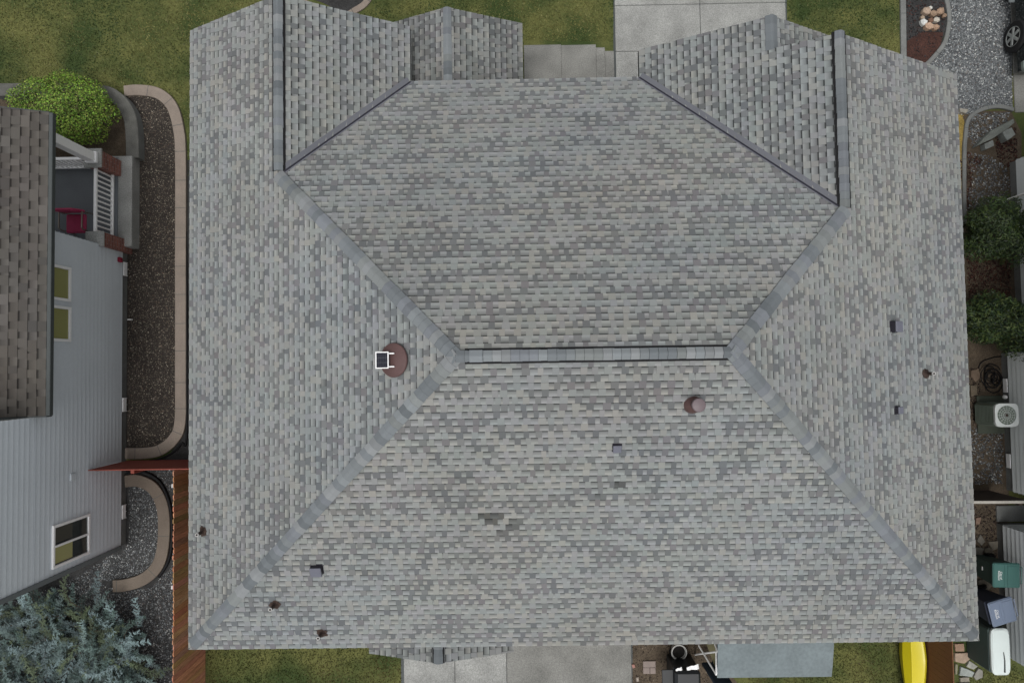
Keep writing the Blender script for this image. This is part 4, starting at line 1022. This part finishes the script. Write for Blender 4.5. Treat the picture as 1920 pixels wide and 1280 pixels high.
M_actop = mat('ac_white_top', S(205, 210, 208, 1.1), .5, .03, 3, .03, 30, 0)
def sq(a, R): 
    c_, s_ = math.cos(a), math.sin(a); k = (abs(c_) ** 6 + abs(s_) ** 6) ** (-1 / 6); return Vector((c_ * k * R, s_ * k * R, 0))
for i in range(n):
    a1, a2 = 2 * PI * i / n, 2 * PI * (i + 1) / n; o1, o2 = sq(a1, .29), sq(a2, .29); r1, r2 = Vector((math.cos(a1), math.sin(a1), 0)), Vector((math.cos(a2), math.sin(a2), 0))
    C_ = Vector((aa.x, aa.y, zt)); m.poly([C_ + r1 * .235, C_ + o1, C_ + o2, C_ + r2 * .235]); dn = Vector((0, 0, -.06))
    m.poly([C_ + o1, C_ + o1 + dn, C_ + o2 + dn, C_ + o2]); m.poly([C_ + r1 * .235, C_ + r2 * .235, C_ + r2 * .235 + dn, C_ + r1 * .235 + dn])
m.build('fan_cover', M_actop, AC)
m = MB(); m.lathe((aa.x, aa.y, zt - .09), [(.232, 0), (.232, .005)], 24); m.build('fan_well', mat('ac_dark', S(52, 48, 46), .8, .1, 5, .1, 30, 0), AC)
m = MB()
for i in range(16):
    a1 = 2 * PI * i / 16; m.tube([(aa.x + .04 * math.cos(a1), aa.y + .04 * math.sin(a1), zt + .01), (aa.x + .232 * math.cos(a1), aa.y + .232 * math.sin(a1), zt)], .0035, 4)
for R_ in (.09, .14, .19): m.tube([(aa.x + R_ * math.cos(2 * PI * k / 24), aa.y + R_ * math.sin(2 * PI * k / 24), zt + .006) for k in range(25)], .0035, 4, cap=False)
m.build('fan_grille', M_actop, AC)
m = MB()
for i in range(4):
    a1 = 2 * PI * i / 4 + .4; M3 = Matrix.Rotation(a1, 3, 'Z') @ Matrix.Rotation(.4, 3, 'X'); m.box(Vector((aa.x, aa.y, zt - .05)) + Matrix.Rotation(a1, 3, 'Z') @ Vector((.12, 0, 0)), (.17, .09, .006), M3)
m.lathe((aa.x, aa.y, zt - .055), [(.045, 0), (.045, .03)], 14); m.build('fan_blade', M_rust, AC)

# heap of black hose
def hose(cx, cy, seed, label):
    r = random.Random(seed); pts = []; c = G(cx, cy)
    a = 0
    for i in range(150):
        a += .33; R_ = .17 + .09 * math.sin(i * .11 + seed) + r.uniform(-.01, .01)
        pts.append((c.x + math.cos(a) * R_ + .08 * math.sin(i * .05), c.y + math.sin(a) * R_ * 1.15 + .1 * math.cos(i * .07), .03 + .0008 * i))
    for i in range(12): pts.append((pts[-1][0] + .05, pts[-1][1] + .05 * math.cos(i * .5), .03))
    m = MB(); m.tube(pts, .013, 6); return tag(m.build('garden_hose', M_black, smooth=True), label, 'hose')
hose(1856, 708, 2, 'tangled black hose heap on the soil above the air conditioner')
m = MB(); m.tube([(p.x, p.y, .03) for p in curve(px((1832, 700), (1838, 680), (1862, 670), (1882, 668)), 6)], .014, 6)
tag(m.build('garden_hose', M_black, smooth=True), 'single arched black pipe lying under the lower dark shrub', 'hose')

# ------------------------------------------------------------------ rocks and flagstones
def rock(name, pts2, z0, h, col, label, cat, grp, seed, dome=.75):
    r = random.Random(seed); m = MB(); n = len(pts2); cx = sum(p[0] for p in pts2) / n; cy = sum(p[1] for p in pts2) / n
    P = []
    for i in range(n):
        a, b_ = Vector((pts2[i][0], pts2[i][1])), Vector((pts2[(i + 1) % n][0], pts2[(i + 1) % n][1]))
        P += [a, a.lerp(b_, .5) + Vector((r.uniform(-.008, .008), r.uniform(-.008, .008)))]
    N = len(P); low = [Vector((p.x, p.y, z0)) for p in P]; C_ = Vector((cx, cy))
    mid = [Vector((C_.x + (p.x - C_.x) * .97, C_.y + (p.y - C_.y) * .97, z0 + h * r.uniform(.7, .85))) for p in P]
    top = [Vector((C_.x + (p.x - C_.x) * dome, C_.y + (p.y - C_.y) * dome, z0 + h * r.uniform(.93, 1.05))) for p in P]
    for A, B in ((low, mid), (mid, top)):
        for i in range(N): m.poly([A[i], A[(i + 1) % N], B[(i + 1) % N], B[i]])
    m.poly(top)
    mm = mat('rock_%d' % seed, col, .9, .22, 7, .2, 50, .4)
    return tag(m.build(name, mm), label, cat, grp)
FL = [
 ([(1787, 1205), (1805, 1204), (1806, 1219), (1789, 1219)], S(160, 132, 112), 'pinkish flat stone touching the right roof corner, nearest the brown fence'),
 ([(1788, 1222), (1813, 1221), (1816, 1234), (1806, 1242), (1788, 1238)], S(168, 148, 130), 'large tan flat stone, second down the row by the brown fence'),
 ([(1812, 1208), (1824, 1208), (1824, 1219), (1812, 1219)], S(128, 126, 120), 'small grey rounded stone directly under the roof corner'),
 ([(1815, 1236), (1831, 1247), (1823, 1253), (1809, 1247)], S(160, 160, 152), 'pale diamond shaped flat stone in the middle of the stone row'),
 ([(1799, 1247), (1825, 1258), (1820, 1267), (1796, 1264)], S(154, 160, 156), 'broad bluish white flat stone below the tan one'),
 ([(1832, 1250), (1840, 1254), (1840, 1268), (1828, 1273), (1823, 1266)], S(140, 138, 130), 'grey flat stone furthest right in the row beside the lawn edge'),
 ([(1797, 1268), (1815, 1267), (1816, 1275), (1798, 1276)], S(140, 134, 122), 'mottled narrow stone near the bottom of the stone row'),
 ([(1789, 1242), (1793, 1243), (1792, 1262), (1789, 1262)], S(138, 136, 116), 'thin sliver of stone squeezed against the brown fence'),
 ([(1792, 1279), (1816, 1277), (1815, 1290), (1793, 1292)], S(156, 154, 142), 'cream flat stone cut off by the bottom edge of the photo'),
 ([(1829, 1012), (1836, 1000), (1845, 1014), (1838, 1022)], S(118, 114, 106), 'pointed grey stone above the green bin, second from the roof edge'),
 ([(1850, 1014), (1869, 1012), (1868, 1027), (1858, 1031)], S(128, 122, 110), 'cream angular stone above the green bin, nearest the siding'),
 ([(1842, 1028), (1854, 1024), (1862, 1036), (1848, 1042)], S(116, 110, 98), 'tan stone just above the green bin between two others'),
 ([(1826, 1024), (1843, 1026), (1838, 1042), (1826, 1046)], S(112, 108, 100), 'grey flat stone above the green bin, against the roof edge'),
 ([(1827, 970), (1837, 968), (1834, 981), (1827, 982)], S(132, 110, 96), 'small pinkish stone alone on the brown soil below the white rail'),
 ([(1832, 1086), (1850, 1082), (1858, 1096), (1850, 1106), (1832, 1106)], S(108, 102, 92), 'brown grey stone between the green and the blue bin'),
 ([(1818, 694), (1832, 690), (1838, 708), (1826, 716), (1818, 706)], S(112, 96, 82), 'round brown stepping stone at the roof edge beside the hose heap'),
 ([(1817, 722), (1829, 722), (1830, 740), (1818, 744)], S(104, 94, 80), 'brown stepping stone at the roof edge below the round one'),
]
for i, (pp, col, lab) in enumerate(FL): rock('flagstone', px(*pp), .01, .05, col, lab, 'stone', 'flat stones between the houses', 100 + i, dome=.93)
RK = [
 ((1733, 24), 9, S(176, 156, 138), 'tan rock at the top left of the rock pile in the mulch bed'), ((1742, 17), 4, S(200, 198, 190), 'small white rock at the very top of the rock pile'),
 ((1746, 29), 8, S(150, 128, 108), 'brown rock in the upper centre of the rock pile'), ((1758, 25), 9, S(156, 132, 112), 'largest brown rock at the upper right of the rock pile'),
 ((1727, 36), 5, S(168, 150, 130), 'small tan rock on the left edge of the rock pile'), ((1728, 45), 7, S(214, 216, 212), 'bright white triangular rock on the left of the rock pile'),
 ((1738, 53), 9, S(184, 156, 134), 'pinkish rounded rock at the bottom of the rock pile'), ((1750, 54), 8, S(166, 138, 116), 'brown rock at the bottom right of the rock pile'),
 ((1752, 41), 7, S(188, 182, 170), 'pale rock right of centre in the rock pile'), ((1742, 41), 6, S(120, 92, 76), 'dark brown rock in the centre of the rock pile'),
 ((1768, 32), 5, S(140, 118, 100), 'small brown rock next to the curved kerb')]
for i, ((cx, cy), R_, col, lab) in enumerate(RK):
    r = random.Random(i); k = 6; a0 = r.uniform(0, 6)
    pts = [G(cx + R_ * r.uniform(.75, 1.15) * math.cos(a0 + 2 * PI * j / k), cy + R_ * r.uniform(.6, 1) * math.sin(a0 + 2 * PI * j / k)) for j in range(k)]
    rock('rock', pts, .02, R_ * .016, col, lab, 'rock', 'rocks piled in the mulch bed', 200 + i, dome=.55)
# fallen slab and blocks at the gravel edge
M_blk = S(132, 136, 132)
rock('edging_stone', px((1820, 280), (1848, 250), (1893, 226), (1896, 233), (1880, 248), (1850, 266)), .02, .16, S(118, 122, 116), 'long wedge of grey stone edging lying across the gravel', 'stone', None, 301, dome=.9)
rock('concrete_block', px((1836, 274), (1852, 267), (1854, 278), (1838, 285)), .02, .18, M_blk, 'small grey concrete block below the wedge of stone edging', 'block', None, 302, dome=.96)
rock('concrete_block', px((1868, 254), (1884, 245), (1892, 258), (1876, 270)), .02, .22, M_blk, 'larger grey concrete block right of the small one', 'block', None, 303, dome=.96)
rock('paver', px((1796, 205), (1812, 207), (1808, 215), (1796, 212)), .02, .06, S(150, 146, 136), 'cream corner paver at the head of the dry grass strip', 'paver', None, 304, dome=.96)

# ------------------------------------------------------------------ bins and white topped box
M_bing = mat('green_bin', S(62, 102, 97, 1.0), .45, .05, 4, .03, 30, 0, spec=.4); M_bingd = mat('dark_green_bin', S(46, 66, 62, 1.3), .5, .05, 4, .03, 30, 0)
M_binb = mat('blue_grey_bin', S(110, 122, 142, 1.1), .45, .05, 4, .03, 30, 0, spec=.4); M_binbd = mat('dark_blue_bin', S(60, 66, 82), .5, .05, 4, .03, 30, 0)
def text(body, size, M, loc, m, parent, name='lettering'):
    cu = bpy.data.curves.new(name, 'FONT'); cu.body = body; cu.size = size; cu.align_x = 'CENTER'; cu.align_y = 'CENTER'; cu.extrude = .0015; cu.space_line = .8
    t = bpy.data.objects.new('tmp', cu); sc.collection.objects.link(t)
    dg = bpy.context.evaluated_depsgraph_get(); me = bpy.data.meshes.new_from_object(t.evaluated_get(dg)); bpy.data.objects.remove(t)
    me.transform(M.to_4x4()); me.transform(Matrix.Translation(loc)); me.materials.clear()
    return link(name, me, m, parent)
def bin_(c, rot, ml, mbod, label, tilt=0.0, gap_=0.0):
    """wheeled cart; local +x is the back (hinge and wheels)"""
    T = empty('wheeled_bin', (c.x, c.y, 0), label, 'bin', 'wheeled bins by the grey wall')
    Rz = Matrix.Rotation(rot, 3, 'Z'); W_, D_, H_ = .56, .62, 1.02
    def W(v): v = Rz @ Vector(v); return Vector((c.x + v.x, c.y + v.y, v.z))
    m = MB(); lo = [W((sx * D_ * .36, sy * W_ * .38, .05)) for sx, sy in ((-1, -1), (1, -1), (1, 1), (-1, 1))]; hi = [W((sx * D_ * .46, sy * W_ * .46, H_)) for sx, sy in ((-1, -1), (1, -1), (1, 1), (-1, 1))]
    for i in range(4): m.poly([lo[i], lo[(i + 1) % 4], hi[(i + 1) % 4], hi[i]])
    m.poly(lo[::-1]); m.poly(hi); m.build('body', mbod, T)
    m = MB(); m.box(W((0, 0, H_ - .02)), (D_ * .99, W_ * .99, .05), Rz, bev=.02); m.build('rim', mbod, T)
    Ml = Rz @ Matrix.Rotation(tilt, 3, 'Y')
    hinge = W((D_ * .5, 0, H_ + .02))
    m = MB()
    def Lp(v): return hinge + Ml @ (Vector(v) - Vector((D_ * .5, 0, 0)))
    m.box(Lp((0, 0, .03)), (D_ * 1.06, W_ * 1.06, .06), Ml, bev=.028); lid = m.build('lid', ml, T, smooth=False)
    m = MB(); m.box(Lp((-.06, 0, .062)), (.012, W_ * .9, .012), Ml, bev=.003); m.box(Lp((.14, 0, .064)), (.26, W_ * .84, .016), Ml, bev=.006); m.build('lid_rib', ml, lid)
    m = MB(); m.tube([W((D_ * .52, -.2, H_ + .02)), W((D_ * .62, -.2, H_ + .03)), W((D_ * .62, .2, H_ + .03)), W((D_ * .52, .2, H_ + .02))], .016, 8); m.build('handle', ml, T)
    for sy in (-1, 1):
        m = MB(); M9 = Rz @ Matrix.Rotation(PI / 2, 3, 'X'); m.lathe(W((D_ * .42, sy * (W_ * .42), .11)), [(.11, -.03), (.11, .03)], 18, M9); m.build('wheel', M_black, T)
    text('City of\nRichland', .066, Ml @ Matrix.Rotation(-PI / 2, 3, 'Z'), Lp((-.17, 0, .0635)), M_white, lid)
    m = MB(); m.box(W((-D_ * .44, .03, .62)), (.01, .09, .03), Rz); m.build('sticker', M_white, T)
    return T
def lidpos(pxx, pyy, h): return G(pxx, pyy, h)
c1 = lidpos(1887, 1078, 1.08); bin_(c1, math.radians(-2), M_bing, M_bingd, 'dark green wheeled bin with closed lid below the flat stones')
c2 = lidpos(1878, 1146, 1.10); bin_(c2, math.radians(12), M_binb, M_binbd, 'blue grey wheeled bin with its lid resting ajar, below the green bin', tilt=math.radians(7))
# long white-lidded box
wl = G(1876, 1221, .95); WB = empty('storage_box', (wl.x, wl.y, 0), 'long box with grey green sides and a smooth white lid below the blue bin', 'storage box')
ax_, ay_ = .46, 1.12
m = MB(); m.box((wl.x, wl.y, .45), (ax_, ay_ - .05, .88), bev=.04); m.build('body', mat('grey_green_plastic', S(76, 90, 88), .6, .06, 2, .03, 30, 0), WB)
m = MB(); n = 40
for zz, sc_ in ((0, 1),):
    ringA = [Vector((wl.x, wl.y, .90)) + Vector((sq(2 * PI * i / n, 1).x * ax_ / 2, sq(2 * PI * i / n, 1).y * ay_ / 2, 0)) for i in range(n)]
    ringB = [v + Vector((0, 0, .05)) for v in ringA]; ringC = [Vector((wl.x + (v.x - wl.x) * .86, wl.y + (v.y - wl.y) * .94, v.z + .03)) for v in ringB]
    for A, B in ((ringA, ringB), (ringB, ringC)):
        for i in range(n): m.poly([A[i], A[(i + 1) % n], B[(i + 1) % n], B[i]])
    m.poly(ringC)
lidw = m.build('lid', mat('glossy_white', S(208, 218, 216, 1.1), .3, .03, 2, .02, 20, 0, spec=.5), WB, smooth=True)
m = MB(); m.tube([(wl.x + .05, wl.y - .0, .985), (wl.x + .07, wl.y - .2, .986), (wl.x + .06, wl.y - .48, .983)], .010, 6, r2=.02); m.build('lid_crease', M_dkgrey, lidw)

# ------------------------------------------------------------------ back garden: pot, grill, swing canopy, pavers
pc_ = G(1273, 1222, .32); PT = empty('plant_pot', (pc_.x, pc_.y, 0), 'round white plant pot of dark soil under the back eave', 'pot')
m = MB(); m.lathe((pc_.x, pc_.y, 0), [(.12, .01), (.15, .15), (.185, .32), (.20, .33), (.20, .35), (.17, .35), (.17, .28)], 32); m.build('pot', mat('white_glaze', S(176, 176, 172), .5, .1, 6, .15, 60, 0), PT, smooth=True)
m = MB(); m.lathe((pc_.x, pc_.y, .27), [(.168, 0), (.15, .02), (.05, .035)], 24); m.build('soil', mat('potting_soil', S(30, 28, 26), .95, .3, 20, .3, 80, .5), PT)
gc_ = G(1288, 1272, .9); GR = empty('grill', (gc_.x, gc_.y, 0), 'black barbecue grill with side shelf on the soil by the patio', 'grill')
M_grl = mat('black_enamel', (.012, .014, .016, 1), .45, .1, 3, .05, 30, 0, spec=.4)
m = MB(); m.box((gc_.x, gc_.y, .42), (.62, .5, .78), bev=.02); m.build('cabinet', M_grl, GR)
m = MB(); m.box((gc_.x, gc_.y - .02, .93), (.62, .52, .24), bev=.06); m.build('hood', M_grl, GR)
m = MB(); m.box((gc_.x - .45, gc_.y - .02, .80), (.28, .42, .03), bev=.01); m.build('side_shelf', M_grl, GR)
m = MB(); m.tube([(gc_.x - .2, gc_.y - .30, .95), (gc_.x + .2, gc_.y - .30, .95)], .014, 8); m.build('handle', M_met, GR)
m = MB(); m.tube([(gc_.x - .25, gc_.y + .27, .30), (gc_.x - .25, gc_.y + .38, .12), (gc_.x + .1, gc_.y + .45, .03)], .02, 6); m.build('gas_hose', M_black, GR)
for (a, b_, c3, sz, rot, lab) in ((1273, 1254, .78, (.16, .08), .2, 'small crumpled white paper on the grill edge, left one'), (1299, 1251, .82, (.30, .12), .16, 'larger white paper sheet on the grill edge, right one')):
    q = G(a, b_, 1.06); m = MB(); Mr = Matrix.Rotation(rot, 3, 'Z'); k = 5
    P_ = [[q + Mr @ Vector(((i / k - .5) * sz[0], (j - .5) * sz[1] * (.6 + .4 * i / k), .02 * math.sin(i * 2.1 + j))) for j in range(2)] for i in range(k + 1)]
    for i in range(k): m.poly([P_[i][0], P_[i + 1][0], P_[i + 1][1], P_[i][1]])
    tag(m.build('paper', M_white), lab, 'paper')
def paver(x_a, y_a, x_b, y_b, lab):
    A, B = G(x_a, y_a), G(x_b, y_b); m = MB(); m.box(((A.x + B.x) / 2, (A.y + B.y) / 2, .03), (abs(A.x - B.x) - .008, abs(A.y - B.y) - .008, .05), bev=.006)
    return tag(m.build('paver', mat('paver_pink_%d' % x_a, S(142, 130, 124), .9, .1, 5, .1, 50, .2)), lab, 'paver', 'pink pavers in the planting bed')
paver(1205, 1237, 1229, 1249, 'wide pinkish paver, upper one of the square set in bare soil')
paver(1205, 1249, 1218, 1261, 'square pinkish paver, lower left of the set in bare soil')
paver(1218, 1249, 1229, 1261, 'narrow pinkish paver, lower right of the set in bare soil')
rock('rock', px((1184, 1244), (1189, 1243), (1191, 1249), (1186, 1251)), .01, .05, S(160, 120, 110), 'small pink pebble rock beside the patio slab edge', 'rock', None, 305, dome=.6)
rock('rock', px((1192, 1268), (1197, 1267), (1198, 1275), (1193, 1276)), .01, .05, S(160, 150, 140), 'small pale rock on the soil below the pavers', 'rock', None, 306, dome=.6)
# canopy swing
ch = 2.0; A = G(1345, 1200, ch); B = G(1562, 1267, ch - .12)
SWG = empty('canopy_swing', ((A.x + B.x) / 2, (A.y + B.y) / 2, 0), 'garden swing with a slack grey fabric canopy and white tube legs by the back eave', 'swing')
M_can = mat('grey_canopy_fabric', S(116, 126, 129), .85, .16, 2.2, .12, 14, .35); M_navy = mat('navy_fabric', S(50, 62, 76), .85, .1, 3, .05, 40, .1)
m = MB(); nx_, ny_ = 14, 6; yT = A.y + .55; gridp = []
for i in range(nx_ + 1):
    row = []
    for j in range(ny_ + 1):
        u, v = i / nx_, j / ny_; row.append(Vector((A.x + (B.x - A.x) * u - .04 * v * (1 if u > .9 else 0), yT + (B.y - yT) * v, ch + .05 - .03 * math.sin(u * PI * 3) * math.sin(v * PI) - .15 * v * v)))
    gridp.append(row)
for i in range(nx_):
    for j in range(ny_): m.poly([gridp[i][j], gridp[i][j + 1], gridp[i + 1][j + 1], gridp[i + 1][j]])
for i in range(nx_):
    a_, b2 = gridp[i][ny_], gridp[i + 1][ny_]; dn = Vector((0, .01, -.10)); m.poly([a_, b2, b2 + dn, a_ + dn])
m.build('canopy', M_can, SWG, smooth=True, merge=True)
for xx, s_ in ((A.x + .02, 1), (B.x - .15, 1)):
    m = MB(); foot1 = Vector((xx - .05, yT - .1, .02)); foot2 = Vector((xx - .05, B.y - .25, .02)); top_ = Vector((xx, (yT + B.y) / 2 - .1, ch - .05))
    m.tube([foot1, top_], .022, 8); m.tube([foot2, top_], .022, 8); m.build('leg', M_white, SWG)
m = MB(); f1 = G(1310, 1209, .9); t1 = G(1343, 1264, ch - .1); m.tube([f1, t1], .02, 8); m.tube([G(1343, 1205, 1.7), t1], .018, 8); m.tube([G(1353, 1205, 1.8), t1 + Vector((.01, .02, .01))], .014, 8); m.build('brace', M_white, SWG)
q_ = [G(1322, 1200, .7), G(1343, 1200, .7), G(1343, 1256, .7)]; m = MB(); m.poly([q_[0], q_[2], q_[1]]); m.poly([q_[0] - Vector((0, 0, .02)), q_[1] - Vector((0, 0, .02)), q_[2] - Vector((0, 0, .02))]); m.build('side_panel', mat('khaki_fabric', S(108, 104, 78), .85, .1, 3, .05, 40, .1), SWG)
sy_ = B.y - .15
m = MB(); m.box(((A.x + B.x) / 2 - .2, sy_ + .1, .48), (1.7, .5, .10), bev=.03); m.build('seat', M_navy, SWG)
m = MB(); q = G(1358, 1276, 1.6); m.box((q.x, q.y - .1, 1.0), (.44, .08, 1.2), bev=.03); m.build('side_curtain', M_navy, SWG)

# ------------------------------------------------------------------ black car, top right corner
w0 = G(1899, 69, .40); cx_ = w0.x + .07; wy = w0.y
CAR = empty('parked_car', (cx_ + .9, wy + 1.5, 0), 'black car parked on the gravel, its silver alloy wheel showing in the top right corner', 'car')
R_t = .40
prof = [(-.95, .42), (-.98, .62), (-.93, .92), (-.6, 1.02), (-.2, 1.10), (.45, 1.70), (1.0, 1.78), (3.2, 1.74), (3.7, 1.1), (3.75, .45)]
m = MB(); sc2 = [(0, 1.0), (.05, 1.0), (1.75, 1.0), (1.80, 1.0)]
def carp(y_, z_, x_): 
    inset = .0 if z_ < .95 else (z_ - .95) * .22
    return Vector((cx_ + (x_ if x_ > .9 else 0) + (inset if x_ < .9 else -inset), wy + y_, z_))
L_s = [carp(a, b_, 0) for a, b_ in prof]; R_s = [carp(a, b_, 1.85) for a, b_ in prof]
m.poly(L_s); m.poly(R_s[::-1])
for i in range(len(prof)): j = (i + 1) % len(prof); m.poly([L_s[i], R_s[i], R_s[j], L_s[j]])
m.build('body', M_carblk, CAR)
m = MB(); m.box((cx_ - .05, wy + 1.75, .40), (.16, 1.7, .05), bev=.02); m.build('running_board', M_trimg, CAR)
M_rim = mat('alloy', S(176, 180, 178), .35, .04, 5, .03, 30, 0, metal=.5); M_tyre = mat('tyre', (.014, .014, .015, 1), .85, .1, 10, .1, 60, .2)
for xx, yy in ((cx_ + .06, wy), (cx_ + 1.79, wy), (cx_ + .06, wy + 2.85), (cx_ + 1.79, wy + 2.85)):
    s_ = -1 if xx < cx_ + .9 else 1; Mw = Matrix.Rotation(-PI / 2 * -s_, 3, 'Y')
    m = MB(); m.lathe((xx, yy, R_t), [(.24, -.11), (R_t - .03, -.12), (R_t, -.09), (R_t, .09), (R_t - .03, .12), (.25, .125)], 36, Mw); wh = m.build('wheel', M_tyre, CAR, smooth=True)
    m = MB(); C_ = Vector((xx, yy, R_t))
    m.lathe(C_ + Mw @ Vector((0, 0, .118)), [(.225, 0), (.24, .012), (.25, .018), (.25, .0)], 32, Mw)
    for k in range(6):
        a1 = 2 * PI * k / 6 + .3; Rr = Mw @ Matrix.Rotation(a1, 3, 'Z'); m.box(C_ + Rr @ Vector((.135, 0, .135)), (.18, .075, .025), Rr, bev=.008)
    m.lathe(C_ + Mw @ Vector((0, 0, .13)), [(.06, 0), (.06, .02), (.04, .03)], 16, Mw); m.build('rim', M_rim, wh)
m = MB(); m.box((cx_ + .12, wy - .86, .62), (.30, .30, .20), bev=.06); m.build('bumper', mat('silver_bumper', S(120, 130, 126), .4, .05, 3, .03, 30, 0), CAR)
m = MB(); m.box((cx_ + .9, wy - .97, .9), (1.2, .05, .14), bev=.02); m.build('headlight', M_glass, CAR)
m = MB(); m.poly([carp(-.1, 1.17, .3) + Vector((0, 0, .01)), carp(-.1, 1.17, 1.6), carp(.38, 1.66, 1.5), carp(.38, 1.66, .35)]); m.build('windscreen', M_glass, CAR)
